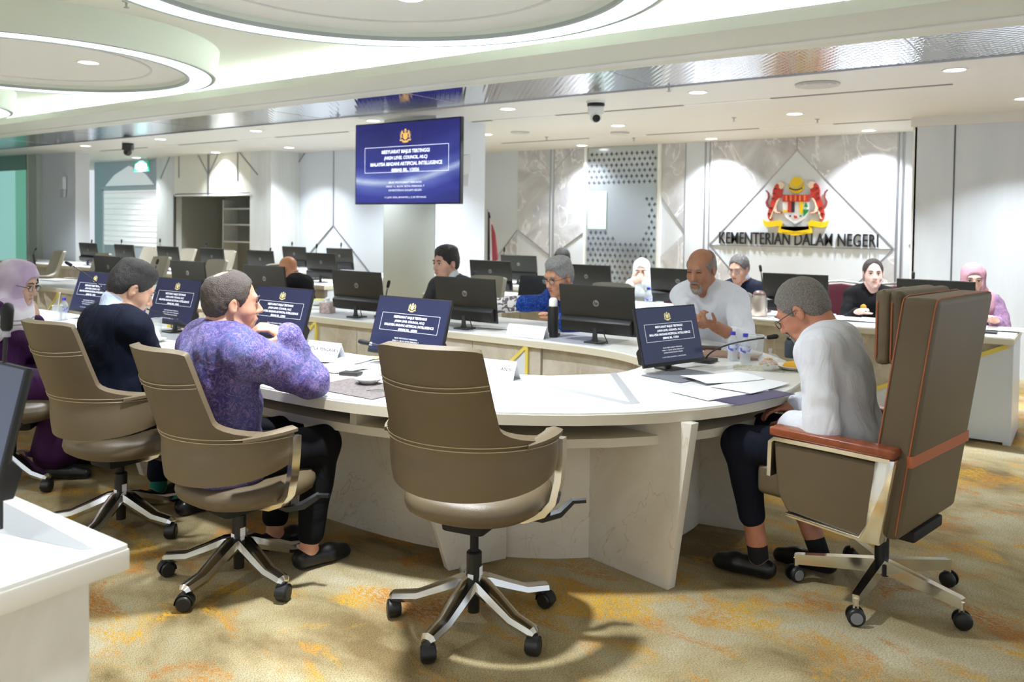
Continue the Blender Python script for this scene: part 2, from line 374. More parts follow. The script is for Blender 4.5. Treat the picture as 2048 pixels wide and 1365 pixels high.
# patterned mirror door bay x=-6.44 .. -5.22
db = struct(MB().box(-6.44, -5.22, 11.06, 11.11, 0, ZC).build('door_1', mat('frosted_mirror', (186, 192, 196), .16, .75)))
mf = mat('lattice_dark', (86, 90, 100), .3, .4)
q = MB(); st_ = .085
for i in range(15):
    for j in range(30):
        x = -6.39+i*st_+(.0 if j % 2 == 0 else st_/2); z = .12+j*st_*1.0
        inside = ((x+5.75)/.36)**2+((z-1.65)/.42)**2
        if z > 2.62 or inside < 1. or x > -5.25 or (1.95 < z < 2.12): continue
        e = .031
        q.prism([(x-e, z), (x-e*.3, z+e*.3), (x, z+e), (x+e*.3, z+e*.3), (x+e, z), (x+e*.3, z-e*.3), (x, z-e), (x-e*.3, z-e*.3)], 11.052, 11.062, 'y')
tag(q.build('lattice_pattern', mf, db), kind='stuff')
MB().prism([(-6.40, 1.45), (-6.08, 1.45), (-6.08, 2.02), (-6.40, 2.02)], 11.045, 11.06, 'y').build('pale_green_pane', mat('pale_green', (190, 214, 208), .2), db)
for x in (-6.45, -5.215): MB().box(x-.02, x+.02, 11.03, 11.1, 0, ZC).build('door_jamb', M_white, db)
# right-hand nearer wall with one dark joint
wr = wall('wall_right', -1.62, XR, 9.75, 9.95, wood_mat('blue_grey_laminate', (206, 213, 219), (220, 226, 231), .5, .3))
wall('wall_right_return', -1.64, -1.60, 9.75, 11.1, M_white)
MB().box(-1.245, -1.232, 9.744, 9.752, 0, ZC).build('metal_strip', mat('dark_joint', (84, 84, 90), .4), wr)
MB().box(-1.66, XR, 9.73, 9.76, 2.60, ZC).build('wall_cornice', M_ceil, wr)
# column with the screen
cl = struct(MB().box(-6.80, -6.01, 7.0, 7.90, 0, ZC+.01).build('wall_column', mat('column_green_white', (226, 232, 226), .35), bevel=.006))
MB().box(-6.009, -6.003, 7.0, 7.90, 0, ZC).build('column_side_panel', mat('column_blue_white', (222, 230, 238), .3), cl)
# wall behind the column on the left
wm = wall('wall_left_rear', -12.0, -8.5, 9.6, 9.8)
for a, b in (((-11.62, 0), (-11.62, ZC)), ((-11.56, 0), (-11.56, ZC)), ((-10.48, 1.45), (-10.48, ZC)), ((-10.48, 1.45), (-11.5, .6)), ((-10.48, 1.45), (-9.5, .6)), ((-11.6, 2.3), (-11.2, ZC)), ((-9.3, 0), (-9.3, ZC))): strip(wm, a, b, 9.6, .018)
wall('wall_jog', -8.6, -8.5, 9.6, 11.1, M_white)
# left wall with a niche of shelves
Y = 9.0; xa, xb = at_v(349, 400, Y).x, at_v(500, 400, Y).x
wl = wall('wall_left', -14.75, xa, Y, Y+.15, M_wallg); wall('wall_left_pier', xb, -11.35, Y, Y+.7, M_wallg)
wall('wall_left_header', xa, xb, Y, Y+.15, mat('cream_laminate', (232, 230, 218), .4), 1.96)
for a, b in (((-13.1, 1.96), (-13.1, ZC)), ((-13.07, 1.96), (-13.07, ZC)), ((-13.1, 2.35), (-13.4, ZC)), ((-13.07, 2.35), (-12.8, ZC)), ((-14.0, 2.3), (-14.0, ZC)), ((-12.25, 2.2), (-12.25, ZC)), ((-12.2, ZC), (-11.7, 2.3)), ((-14.3, ZC), (-14.6, 2.3))): strip(wl, a, b, Y, .016)
nb = mat('niche_grey', (150, 152, 146), .5)
struct(MB().box(xa, xb, Y+1.1, Y+1.2, 0, 2.0).build('wall_niche', nb)); wall('wall_niche_side', xb, xb+.05, Y+.15, Y+1.1, mat('niche_glass', (190, 205, 208), .2), 0, 2.0); wall('wall_niche_end', xa-.05, xa, Y+.15, Y+1.1, nb, 0, 2.0); wall('wall_niche_top', xa, xb, Y, Y+1.1, nb, 1.96, 2.0)
t = thing('shelf_unit', 'grey open shelf unit standing in the dark wall niche', 'shelf', (-13.0, Y+.75, 0)); 
for z in (1.10, 1.42, 1.72): MB().box(-.55, .25, -.12, .2, z, z+.03).build('shelf_board', M_wallg, t)
for x in (-.57, .25): MB().box(x, x+.03, -.12, .2, 0, 1.9).build('side_board', M_wallg, t)
MB().box(xa-.02, xa+.02, Y-.012, Y+.02, 0, 1.98).build('niche_frame', mat('dark_frame', (84, 82, 78), .5), wl)
MB().box(xa-.02, xb+.02, Y-.012, Y+.02, 1.95, 1.985).build('niche_frame', M_white, wl)
# arched door with blinds and the exit sign beyond the left pier
d2 = struct(MB().box(-17.4, -14.75, 9.2, 9.35, 0, ZC).build('door_2', mat('door_lilac_grey', (186, 187, 200), .45)))
MB().prism([(-16.95, 2.2), (-15.15, 2.2), (-15.45, 2.42), (-16.05, 2.6), (-16.6, 2.42)], 9.185, 9.21, 'y').build('arch_window', mat('window_bright', (226, 226, 230), .4, emit=(232, 230, 236), emit_s=.25), d2)
MB().box(-17.0, -14.98, 9.19, 9.21, .98, 2.1).build('blind_panel', mat('blind_bright', (236, 236, 240), .5, emit=(240, 236, 238), emit_s=.3), d2)
for z in np.arange(1.06, 2.1, .11): MB().box(-17.0, -14.98, 9.182, 9.192, z, z+.006).build('blind_slat_edge', mat('blind_line', (214, 212, 214), .6), d2)
for x in (-17.04, -14.98): MB().box(x, x+.04, 9.17, 9.2, 0, 2.14).build('door_stile', mat('door_frame_grey', (206, 207, 216), .4), d2)
MB().box(-17.04, -14.94, 9.17, 9.2, 2.1, 2.18).build('door_rail', MATS['door_frame_grey'], d2)
# blue-white pier and green glass at the far left
x0, x1 = at_v(84, 400, 7.5).x, at_v(179, 400, 7.75).x
wp = struct(MB().box(x0, x1, 7.5, 7.75, 0, ZC).build('wall_pier', M_wallw))
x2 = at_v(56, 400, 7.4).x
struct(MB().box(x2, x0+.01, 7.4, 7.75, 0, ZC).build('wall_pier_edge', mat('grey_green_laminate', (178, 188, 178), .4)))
g = struct(MB().box(XL, x2, 7.42, 7.45, 0, ZC).build('window_1', mat('green_glass', (148, 205, 200), .12, emit=(150, 205, 198), emit_s=.55)))
MB().box(x2-.5, x2, 7.40, 7.43, 0, ZC).build('green_pane', mat('green_glass_deep', (120, 190, 165), .12, emit=(110, 180, 158), emit_s=.45), g)
MB().box(x2-.03, x2+.02, 7.38, 7.44, 0, ZC).build('window_frame', mat('frame_pale', (198, 208, 200), .4), g)
MB().box(XL, x2, 7.38, 7.44, 2.42, ZC).build('window_header', mat('header_green', (124, 168, 156), .4), g)
struct(MB().box(XL, XL+.1, -5, 9, 0, ZC+.3).build('wall_far_left', M_wallw))
# ================================================================== TABLES
TT = .76
def sup(cx, cy, a, b, n=2., k0=-90, k1=90, m=28):
    out = []
    for i in range(m+1):
        w = math.radians(k0+(k1-k0)*i/m); cw, sw = math.cos(w), math.sin(w)
        out.append((cx+a*math.copysign(abs(cw)**(2/n), cw), cy+b*math.copysign(abs(sw)**(2/n), sw)))
    return out
CY = 3.85; UR, UL = -2.9, -9.6
def race(a, b, n):
    r = sup(UR, CY, a, b, n); l = [(UR+UL-x, 2*CY-y) for x, y in r]; return r+l
def ring_mesh(outer, inner, z0, z1):
    n = len(outer); q = MB(); vs = [(x, y, z0) for x, y in outer]+[(x, y, z1) for x, y in outer]+[(x, y, z0) for x, y in inner]+[(x, y, z1) for x, y in inner]
    fs = []
    for i in range(n):
        j = (i+1) % n; fs += [(i, j, n+j, n+i), (2*n+j, 2*n+i, 3*n+i, 3*n+j), (n+i, n+j, 3*n+j, 3*n+i), (j, i, 2*n+i, 2*n+j)]
    return q.add(vs, fs)
OUT = race(1.77, 1.48, 2.); INN = race(.96, .57, 2.5)
tb = thing('conference_table', 'large oval ivory conference table with an open middle and fin legs', 'table', (0, 0, 0))
ring_mesh(OUT, INN, TT-.008, TT).build('tabletop', M_top, tb)
ring_mesh(race(1.775, 1.485, 2.), race(.955, .565, 2.5), TT-.05, TT-.008).build('top_edge', M_edge, tb, 60)
# grey inlays in the top: radial bands and pale wedges
def inlay(poly, m, h=.0012, name='inlay'): return MB().prism(poly, TT-.002, TT+h, 'z').build(name, m, tb)
def zp(x, y): p = at_z(x, y, TT); return (p.x, p.y)
inlay([zp(1018, 755), zp(1110, 752), zp(1222, 748), zp(1268, 808)], M_inlay2, .0010)
inlay([zp(1008, 755), zp(1030, 755), zp(1272, 808), zp(1248, 809)], M_inlay, .0014)
inlay([zp(1220, 748), zp(1232, 746), zp(1280, 807), zp(1262, 809)], M_inlay, .0016)
for k, x in enumerate([-2.8, -3.85, -4.9, -5.95, -7.0, -8.05, -9.1]):
    for y0, y1 in ((2.95, 3.27), (4.43, 4.80)):
        inlay([(x-.34, y0), (x+.34, y0), (x+.34, y1), (x-.34, y1)], M_inlay, .0009, 'console_inlay')
# recessed base wall, shelf and fins of the outer side
B1 = race(1.30, 1.00, 2.2)
ring_mesh(B1, race(1.26, .96, 2.2), 0, TT-.05).build('base_wall', M_base, tb, 50)
SH0, SH1 = race(1.66, 1.38, 2.05), race(1.28, .98, 2.2)
ring_mesh(SH0, SH1, .595, .632).build('shelf', M_edge, tb, 60)
ring_mesh(race(1.60, 1.32, 2.05), race(1.575, 1.295, 2.05), TT-.075, TT-.05).build('under_top_rail', M_edge, tb, 60)
def fin(p_in, p_out, p_bot, th=.05):
    """upright marble board from the base wall out to the rim, its foot set back from its head"""
    a, b, c_ = Vector((*p_in, 0)), Vector((*p_out, 0)), Vector((*p_bot, 0)); d = (b-a).normalized(); n = Vector((-d.y, d.x, 0))*th/2
    q = MB(); vs = []
    for s in (-1, 1):
        vs += [a+n*s, c_+n*s, b+n*s+Vector((0, 0, TT-.05)), a+n*s+Vector((0, 0, TT-.05))]
    q.add(vs, [(0, 1, 2, 3), (7, 6, 5, 4), (0, 4, 5, 1), (1, 5, 6, 2), (2, 6, 7, 3), (3, 7, 4, 0)])
    return q.build('fin_leg', M_base, tb, bevel=.004)
fin((-1.84, 3.25), (-1.30, 3.13), (-1.40, 3.15)); fin((-2.15, 3.0), (-2.37, 2.55), (-2.27, 2.74))
fin((-3.4, 2.86), (-3.4, 2.45), (-3.4, 2.68)); fin((-4.55, 2.86), (-4.55, 2.45), (-4.55, 2.68)); fin((-5.6, 2.86), (-5.6, 2.45), (-5.6, 2.68)); fin((-6.7, 2.86), (-6.7, 2.45), (-6.7, 2.68)); fin((-7.8, 2.86), (-7.8, 2.45), (-7.8, 2.68))
fin((-1.62, 3.95), (-1.24, 4.02), (-1.36, 4.0))
for x in (-2.3, -3.4, -4.5, -5.6, -6.7, -7.8): fin((x, 4.84), (x, 5.22), (x, 5.05))
# upright dividers of the shelf box left of the empty chair
MB().box(-2.62, -2.58, 2.50, 2.95, .632, TT-.05).build('shelf_divider', M_edge, tb); MB().box(-3.0, -2.6, 2.86, 2.9, .632, TT-.05).build('shelf_back', M_edge, tb)
# inner side: beige panels, white triangles, gold strips
def inner_panels(x0, x1, y, face, parent, z1=TT-.05, name='inner_panel'):
    n = max(1, round((x1-x0)/.55)); w = (x1-x0)/n
    for i in range(n): MB().box(x0+i*w+.003, x0+(i+1)*w-.003, y, y+.03, .02, z1).build(name, M_beige, parent)
inner_panels(-9.6, -2.9, 4.43, -1, tb); inner_panels(-9.6, -2.9, 3.24, 1, tb)
_cp_ = sup(UR, CY, 1.0, .615, 2.5)
MB().sheet(lambda i, j: (*_cp_[round(i*28)], .02+j*(TT-.07)), 28, 1, .03).build('inner_curved_panel', M_beige, tb, 50)
for x in (-3.0, -5.02, -7.05, -9.1):
    MB().box(x-.010, x+.010, 4.412, 4.44, .02, TT-.052).build('gold_strip', M_gold, tb)
    MB().prism([(x, TT-.052), (x, .02), (x-.72, .02)], 4.420, 4.44, 'y').build('white_triangle_panel', M_wallw, tb)
    strip(tb, (x-.01, TT-.052), (x-.74, .02), 4.436, .022, M_gold, .022, 'gold_strip')
MB().box(-9.6, -2.9, 4.425, 4.46, TT-.054, TT-.046).build('gold_line', M_gold, tb)

def desk(name, label, x0, x1, y0, y1, front=True, ends=(True, True), group='outer desk rows', tri=(), rightgold=False):
    t = thing(name, label, 'desk', ((x0+x1)/2, (y0+y1)/2, 0), 0, group); hx, hy = (x1-x0)/2, (y1-y0)/2
    MB().box(-hx, hx, -hy, hy, TT-.008, TT).build('desktop', M_top, t)
    MB().box(-hx-.005, hx+.005, -hy-.005, hy+.005, TT-.05, TT-.008).build('top_edge', M_edge, t)
    MB().box(-hx+.3, hx-.3, -hy+.2, hy-.25, TT-.004, TT+.001).build('desk_inlay', M_inlay, t)
    n = max(1, round(2*hx/.6)); w = (2*hx-.1)/n
    for i in range(n): MB().box(-hx+.05+i*w+.003, -hx+.05+(i+1)*w-.003, -hy+.06, -hy+.09, .02, TT-.05).build('front_panel', M_beige, t)
    for i, s in ((0, -1), (1, 1)):
        if ends[i]: MB().box(min(s*hx, s*(hx-.05)), max(s*hx, s*(hx-.05)), -hy+.05, hy-.05, 0, TT-.05).build('end_panel', M_wallw, t)
    for x in tri:
        lx = x-(x0+x1)/2
        MB().box(lx-.014, lx+.014, -hy+.04, -hy+.07, .02, TT-.052).build('gold_strip', M_gold, t)
        MB().prism([(lx, TT-.052), (lx, .02), (lx-.72, .02)], -hy+.046, -hy+.07, 'y').build('white_triangle_panel', M_wallw, t); strip(t, (lx-.01, TT-.052), (lx-.74, .02), -hy+.062, .03, M_gold, .022, 'gold_strip')
    if rightgold:
        MB().prism([(hx-.02, TT-.052), (hx-.02, .02), (hx-1.45, .02)], -hy+.044, -hy+.062, 'y').build('white_triangle_panel', M_wallw, t)
        strip(t, (hx-.03, TT-.06), (hx-1.46, .02), -hy+.058, .03, M_gold, .022, 'gold_strip')
    return t
desk('desk', 'long pale desk of the second row ending right, diagonal gold strip on its front', -5.85, -.45, 6.62, 7.36, tri=(-3.6,), rightgold=True)
desk('desk', 'pale desk of the second row left of the screen column', -15.9, -7.38, 6.62, 7.36, tri=(-9.5,))
desk('desk', 'rear desk behind the second row, between the screen column and patterned door', -6.55, -4.3, 8.15, 8.85)
desk('desk', 'rear desk behind the second row, left of the screen column', -10.9, -7.4, 8.15, 8.85)
desk('desk', 'pale desk across the far left end under the green glass', -15.6, -14.9, 2.6, 6.2)
# near desk end at the bottom left of the picture
nd_ = thing('desk', 'nearest white desk end jutting in at the lower left corner', 'desk', (-1.79, .6, 0), 0, 'outer desk rows')
top = MB(); pl = [(0, .42), (-2.6, .42), (-2.6, -.35), (0.03, -.35)]
MB().prism(pl, TT-.008, TT, 'z').build('desktop', M_top, nd_)
MB().prism([(.005, .425), (-2.6, .425), (-2.6, -.355), (.035, -.355)], TT-.058, TT-.008, 'z').build('top_edge', mat('desk_edge_white', (232, 230, 222), .35), nd_, bevel=.008)
MB().prism([(0, .42), (-.62, .42), (-.62, .385), (-.03, .36)], TT-.002, TT+.0012, 'z').build('inlay', M_inlay2, nd_)
MB().prism([(-.01, .40), (-.62, .385), (-.62, .20), (-.05, .34)], TT-.002, TT+.0009, 'z').build('inlay', M_inlay, nd_)
MB().box(-2.6, -.055, -.3, .36, 0, TT-.058).build('cabinet_body', marble_mat('pale_marble', (226, 226, 222), (214, 212, 206), (234, 234, 232), (196, 184, 164), 1.4, .4, .006), nd_)
# ================================================================== CHAIRS
def rot_xy(a): return Matrix.Rotation(a, 3, 'Z')
RX90 = Matrix.Rotation(math.pi/2, 3, 'X'); RY90 = Matrix.Rotation(math.pi/2, 3, 'Y')
WHEEL = None
def star_base(t, thin=False, R=.31, a0=0., leather=None):
    for k in range(5):
        a = a0+2*math.pi*k/5; d = Vector((math.cos(a), math.sin(a), 0))
        P = lambda r, z: d*r+Vector((0, 0, z))
        lg = MB()
        if thin: lg.tube([P(.02, .125), P(R*.97, .098), P(R, .096)], [.026, .02, .018], 4, flat=1.5, up=(0, 0, 1)); lg.tube([P(R-.004, .05), P(R-.004, .10)], .011, 8)
        else: lg.tube([P(.0, .165), P(.05, .158), P(.13, .125), P(.215, .092), P(.31*R/.31, .083), P(R+.012, .078)], [.040, .042, .038, .033, .030, .018], 8, flat=.75, up=(0, 0, 1)); lg.tube([P(R-.01, .05), P(R-.01, .09)], .012, 8)
        lg.build('base_leg', M_chrome, t, 35)
        tw = a+(.7 if k % 2 else -1.1); w = Matrix.Rotation(tw, 3, 'Z') @ RX90; cpos = d*R+Vector((0, 0, .034))
        q = MB()
        if thin:
            for s in (-1, 1):
                q.lathe([(0, .014), (.024, .014), (.031, .010), (.034, .002), (.034, -.004), (.0, -.004)], 20, cpos+(Matrix.Rotation(tw, 3, 'Z') @ Vector((0, -s*.016, 0))), w @ Matrix.Rotation(0 if s > 0 else math.pi, 3, 'X'))
            cw = q.build('caster', M_black, t, 40); q2 = MB()
            for s in (-1,): q2.lathe([(0, .016), (.022, .0155), (.023, .012)], 18, cpos+(Matrix.Rotation(tw, 3, 'Z') @ Vector((0, -s*.016, 0))), w @ Matrix.Rotation(0 if s > 0 else math.pi, 3, 'X'))
            q2.build('caster_cap', mat('caster_grey', (128, 130, 134), .5), cw)
        else:
            q.lathe([(0, -.026), (.024, -.026), (.031, -.02), (.033, -.008), (.033, .008), (.031, .02), (.024, .026), (0, .026)], 20, cpos, w)
            q.build('caster', M_black, t, 40)
            h = MB(); h.lathe([(.036, -.021), (.037, 0), (.036, .021), (.0345, .021), (.0345, -.021), (.036, -.021)], 20, cpos, w)
            h.v = [v if v[2] > .030 else (v[0], v[1], .030+(v[2]-.03)*.02) for v in h.v]
            h.build('caster_hood', M_black, t, 40)
def task_chair(label, loc, rotz, lift=0., a0=.3, group='taupe swivel chairs around the oval table', cover=False, ma=None, mb=None):
    ma, mb = ma or M_leather, mb or M_leather2
    t = thing('office_chair', label, 'chair', loc, rotz, group); L = lift
    star_base(t, False, .31, a0)
    MB().lathe([(0, .05), (.022, .05), (.022, .1), (.034, .14), (.034, .165), (.029, .17), (.029, .275), (.024, .28), (.0, .28)], 20).build('gas_cylinder', M_black, t, 40)
    MB().lathe([(0, .27), (.016, .27), (.016, .39+L), (0, .39+L)], 14).build('piston', M_blackm, t, 40)
    MB().box(.0285, .0295, -.012, .012, .19, .225).build('cylinder_sticker', M_paper, t); MB().box(-.012, .012, -.0295, -.0285, .185, .20).build('cylinder_sticker', M_paper, t)
    MB().box(-.085, .085, -.11, .13, .375+L, .435+L).build('mechanism', M_blackm, t, bevel=.02)
    lv = MB().tube([(.08, .05, .42+L), (.25, .06, .42+L), (.30, .1, .435+L), (.33, .16, .47+L)], [.012, .015, .018, .014], 6).build('lever', M_black, t, 40)
    MB().tube([(.33, .15, .47+L), (.38, .17, .475+L)], .010, 6).build('lever_knob', M_black, lv, 40)
    def seat(i, j):
        a, r = 2*math.pi*i, j; ca, sa = math.cos(a), math.sin(a); n_ = 3.2 if sa > 0 else 2.4
        rr = 1/((abs(ca)**n_+abs(sa)**n_)**(1/n_))
        return (r*rr*ca*.262, .02+r*rr*sa*(.255 if sa < 0 else .265), .487+L-.022*r**4)
    q = MB(); NS, NR = 36, 9; vs = []
    for r_, zz in [(0, .535), (.5, .535), (.8, .532), (.93, .522), (.985, .503), (1., .482), (.97, .458), (.86, .44), (.6, .43), (0, .43)]:
        for k in range(NS):
            p = seat(k/NS, r_); vs.append((p[0], p[1], zz+L+(.012*max(0, p[1])/.28)))
    q.add(vs, [(i*NS+k, i*NS+(k+1) % NS, (i+1)*NS+(k+1) % NS, (i+1)*NS+k) for i in range(NR) for k in range(NS)]).build('seat', ma, t, 70)
    AM = math.radians(102)
    def plan(a, z):
        rec = max(0, z-.70)*.34
        return (.305*math.sin(a), -.27*math.cos(a)-.005*math.cos(a)-rec+.02*max(0, z-.9), z+L)
    def amax(z):
        if z <= .742: return AM
        k = min(1, (z-.742)/.085); k = 1-(1-k)**2.6; lo = math.radians(43.-4.*(z-.83)/.27)
        return AM+(lo-AM)*k
    def lower(i, j):
        s = i*2-1; zb = .555+.085*abs(s)**2.2; z = zb+(.742-zb)*j; a = s*AM
        p = plan(a, z); bulge = .016*math.sin(math.pi*j)-.02*(1-j)**3
        return (p[0]*(1+bulge), p[1]*(1+bulge), p[2])
    MB().sheet(lower, 40, 8, .03).build('lower_shell', mb, t, 60)
    def upper(i, j):
        z = .742+(1.10-.742)*(j**1.25); s = i*2-1; a = s*amax(z); tp = .012*max(0, j-.9)/.1
        return plan(a, z-tp*abs(s)**6)
    MB().sheet(upper, 32, 24, .034).build('backrest', ma, t, 60)
    for z in (.735, .75, .958, .974):
        am = AM*.97 if z < .8 else amax(z)*.97; off = .019
        pts = []
        for k in range(41):
            a = (k/20-1)*am; p = plan(a, z); f_ = 1+off/.29; pts.append((p[0]*f_, (p[1]+max(0, z-.70)*.34)*f_-max(0, z-.70)*.34, p[2]-(.012*(1-abs(k/20-1)**2) if z > .8 else .0)))
        MB().tube(pts, .0016, 5).build('stitching', M_thread, t, 40)
    for s in (-1, 1):
        pth = [(.325, .735), (.327, .66), (.322, .58), (.305, .50), (.27, .455), (.20, .425), (.06, .405)]
        q = MB(); vs = []; n = len(pth)
        for k, (x, z) in enumerate(pth):
            a = Vector((pth[min(k+1, n-1)][0]-pth[max(k-1, 0)][0], pth[min(k+1, n-1)][1]-pth[max(k-1, 0)][1])); a.normalize(); nx, nz = -a.y*.013, a.x*.013
            yc = .045-.03*(k/n); hw = .020-.004*k/n
            vs += [(s*(x+nx), yc-hw, z+nz+L), (s*(x+nx), yc+hw, z+nz+L), (s*(x-nx), yc+hw, z-nz+L), (s*(x-nx), yc-hw, z-nz+L)]
        fs = [(k*4+e, k*4+(e+1) % 4, (k+1)*4+(e+1) % 4, (k+1)*4+e) for k in range(n-1) for e in range(4)]+[(0, 1, 2, 3), ((n-1)*4+3, (n-1)*4+2, (n-1)*4+1, (n-1)*4)]
        q.add(vs, fs).build('arm_bracket', M_chrome, t, 45)
        def pad(i, j):
            a = s*math.radians(60+44*j); c0 = Vector(plan(a, .745)); nr = Vector((c0.x, c0.y*1.1, 0)).normalized()
            return c0+nr*((i-.5)*.062)*s+Vector((0, 0, .012-.012*(1-j)**2))
        MB().sheet(pad, 6, 14, lambda i, j: .03*(1-.6*abs(i-.5)*2)).build('arm_pad', mb, t, 70)
    return t
task_chair('empty taupe leather swivel chair standing nearest the camera, before the table end', (-1.87, 2.42, 0), math.radians(11), 0., .89)
task_chair('taupe leather swivel chair under the man in the purple batik shirt', (-2.90, 2.14, 0), math.radians(-4), -.08, 0.)
task_chair('taupe leather swivel chair under the man in the navy suit', (-3.83, 2.15, 0), math.radians(3), -.05, .19)
task_chair('taupe leather swivel chair under the woman in the lilac headscarf', (-4.98, 2.15, 0), math.radians(-42), -.06, .9)

def exec_chair(label, loc, rotz):
    t = thing('executive_chair', label, 'chair', loc, rotz)
    star_base(t, True, .335, .75)
    M_wood = wood_mat('red_wood', (126, 62, 36), (154, 82, 50), 2., .25, False); M_pipe = mat('orange_piping', (176, 96, 58), .5)
    MB().lathe([(0, .09), (.04, .09), (.04, .135), (.028, .14), (.028, .30), (0, .30)], 18).build('gas_cylinder', M_black, t, 40)
    MB().lathe([(0, .065), (.012, .065), (.012, .09), (0, .09)], 10).build('hub_foot', M_chrome, t, 40)
    MB().box(-.15, .15, -.18, .18, .30, .345).build('seat_plate', M_blackm, t, bevel=.01)
    MB().box(-.295, .295, -.10, .41, .385, .515).build('seat', M_leather, t, bevel=.035, seg=4)
    def rbox(x0, x1, y0, y1, z0, z1, sk, name, m, bev, ytop=None):
        q = MB().box(x0, x1, y0, y1, z0, z1); v = []
        for x, y, z in q.v:
            k = (z-z0)/(z1-z0); v.append((x, y-sk*k, z))
        q.v = v; return q.build(name, m, t, bevel=bev, seg=4)
    back = rbox(-.302, .302, -.175, -.040, .345, 1.255, .125, 'backrest', M_leather, .028)
    def ly(z): return -.125*(z-.345)/.91
    for yy, off in ((-.050, .006), (-.164, -.006)):                                # piping around the slab's two rims
        pts = []
        for (x, z) in [(-.303, .37), (-.303, .8), (-.303, 1.22), (-.295, 1.25), (-.25, 1.258), (0, 1.258), (.25, 1.258), (.295, 1.25), (.303, 1.22), (.303, .8), (.303, .37)]: pts.append((x, yy+ly(z), z))
        MB().tube(pts, .0024, 6).build('piping', M_pipe, back, 50)
    MB().box(-.3035, .3035, -.1785, -.16, .63, .672).build('orange_band', M_pipe, back)
    bd = [o for o in back.children if o.name.startswith('orange_band')][0]; bd.location = (0, ly(.65), 0)
    # head cushion in two pads on the front of the slab
    for k, (y0, y1, m_) in enumerate(((-.155, -.10, M_leather), (-.105, -.045, M_leather2))):
        q = MB().box(-.25, .25, y0, y1, .985, 1.272).build('headrest_pad', m_, t, bevel=.034, seg=4)
        MB().tube([(-.251, y1-.014, 1.01), (-.251, y1-.014, 1.22), (-.235, y1-.014, 1.25), (0, y1-.014, 1.270), (.235, y1-.014, 1.25), (.251, y1-.014, 1.22), (.251, y1-.014, 1.01)], .003, 6).build('piping', M_pipe, q, 50)
    for s in (-1, 1):
        x0, x1 = (.305, .365) if s > 0 else (-.365, -.305)
        pan = [(-.07, .345), (.235, .372), (.275, .44), (.295, .64), (-.125, .64), (-.09, .40)]
        MB().prism(pan, x0, x1, 'x').build('arm_panel', M_leather, t, bevel=.014, seg=3)
        fr = MB().tube([(s*.335, .305, .50), (s*.335, .302, .64), (s*.335, .285, .655), (s*.335, .05, .658), (s*.335, -.17, .658)], .064, 4, flat=.18, up=(0, 0, 1)).build('arm_frame', M_chrome, t, 40)
        MB().prism([(-.185, .662), (-.115, .65), (-.085, .40), (-.06, .352), (.235, .366), (.23, .352), (-.07, .335), (-.135, .338)], s*.335-.036, s*.335+.036, 'x').build('arm_plate', M_chrome, t, bevel=.003)
        MB().box(s*.335-.040, s*.335+.040, -.18, .31, .664, .700).build('armrest', M_wood, t, bevel=.010, seg=3)
    return t
exec_chair('tall taupe executive chair with wooden armrests and orange piping at table head', (-.685, 3.62, 0), math.radians(79))

# far chairs: same taupe shell over the monitors, leather coloured paler for the light on it
far0 = task_chair('far empty taupe chair', (-5.0, 5.75, 0), math.radians(180), -.06, .2, 'far empty taupe chairs', ma=mat('lit_taupe_leather', (164, 157, 142), .5), mb=mat('lit_taupe_leather', (164, 157, 142), .5))
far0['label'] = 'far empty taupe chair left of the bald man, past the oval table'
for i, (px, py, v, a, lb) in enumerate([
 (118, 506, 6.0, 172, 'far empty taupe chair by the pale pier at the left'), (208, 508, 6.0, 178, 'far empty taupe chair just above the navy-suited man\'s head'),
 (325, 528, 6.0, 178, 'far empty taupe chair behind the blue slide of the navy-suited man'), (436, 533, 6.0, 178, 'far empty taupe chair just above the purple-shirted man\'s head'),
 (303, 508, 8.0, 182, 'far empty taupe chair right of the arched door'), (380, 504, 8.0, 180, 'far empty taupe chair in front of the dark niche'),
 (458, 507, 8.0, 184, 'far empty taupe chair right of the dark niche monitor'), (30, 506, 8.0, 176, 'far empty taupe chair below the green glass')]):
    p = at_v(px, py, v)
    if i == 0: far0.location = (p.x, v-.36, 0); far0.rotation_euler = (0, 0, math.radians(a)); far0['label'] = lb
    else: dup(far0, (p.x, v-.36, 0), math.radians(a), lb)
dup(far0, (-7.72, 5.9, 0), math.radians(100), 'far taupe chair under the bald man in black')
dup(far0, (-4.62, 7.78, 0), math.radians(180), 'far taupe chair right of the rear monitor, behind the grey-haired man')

# maroon banquet chairs behind the second desk row
M_mar = mat('maroon_fabric', (96, 38, 54), .8); M_sil = mat('silver_tube', (190, 190, 192), .25, .9)
def banquet(label, loc, rotz):
    t = thing('banquet_chair', label, 'chair', loc, rotz, 'maroon banquet chairs')
    MB().box(-.21, .21, -.2, .22, .42, .48).build('seat', M_mar, t, bevel=.02)
    MB().prism([(-.20, .60), (.20, .60), (.21, .86), (.17, .93), (0, .95), (-.17, .93), (-.21, .86)], -.26, -.22, 'y').build('backrest', M_mar, t, bevel=.012)
    for s in (-1, 1):
        MB().tube([(s*.22, -.22, 0), (s*.22, -.21, .45), (s*.225, -.24, .7), (s*.225, -.25, .93), (s*.20, -.25, .96)], .012, 8).build('leg', M_sil, t, 50)
        MB().tube([(s*.22, .2, 0), (s*.21, .2, .44)], .012, 8).build('leg', M_sil, t, 50)
    MB().tube([(-.2, -.25, .955), (0, -.25, .975), (.2, -.25, .955)], .011, 8).build('top_rail', M_sil, t, 50)
    return t
p = at_z(1665, 575, .93); banquet('maroon banquet chair left of the woman in black', (p.x, p.y+.1, 0), math.radians(180))
p = at_z(1722, 578, .93); banquet('maroon banquet chair under the woman in black', (p.x+.24, p.y+.1, 0), math.radians(180))

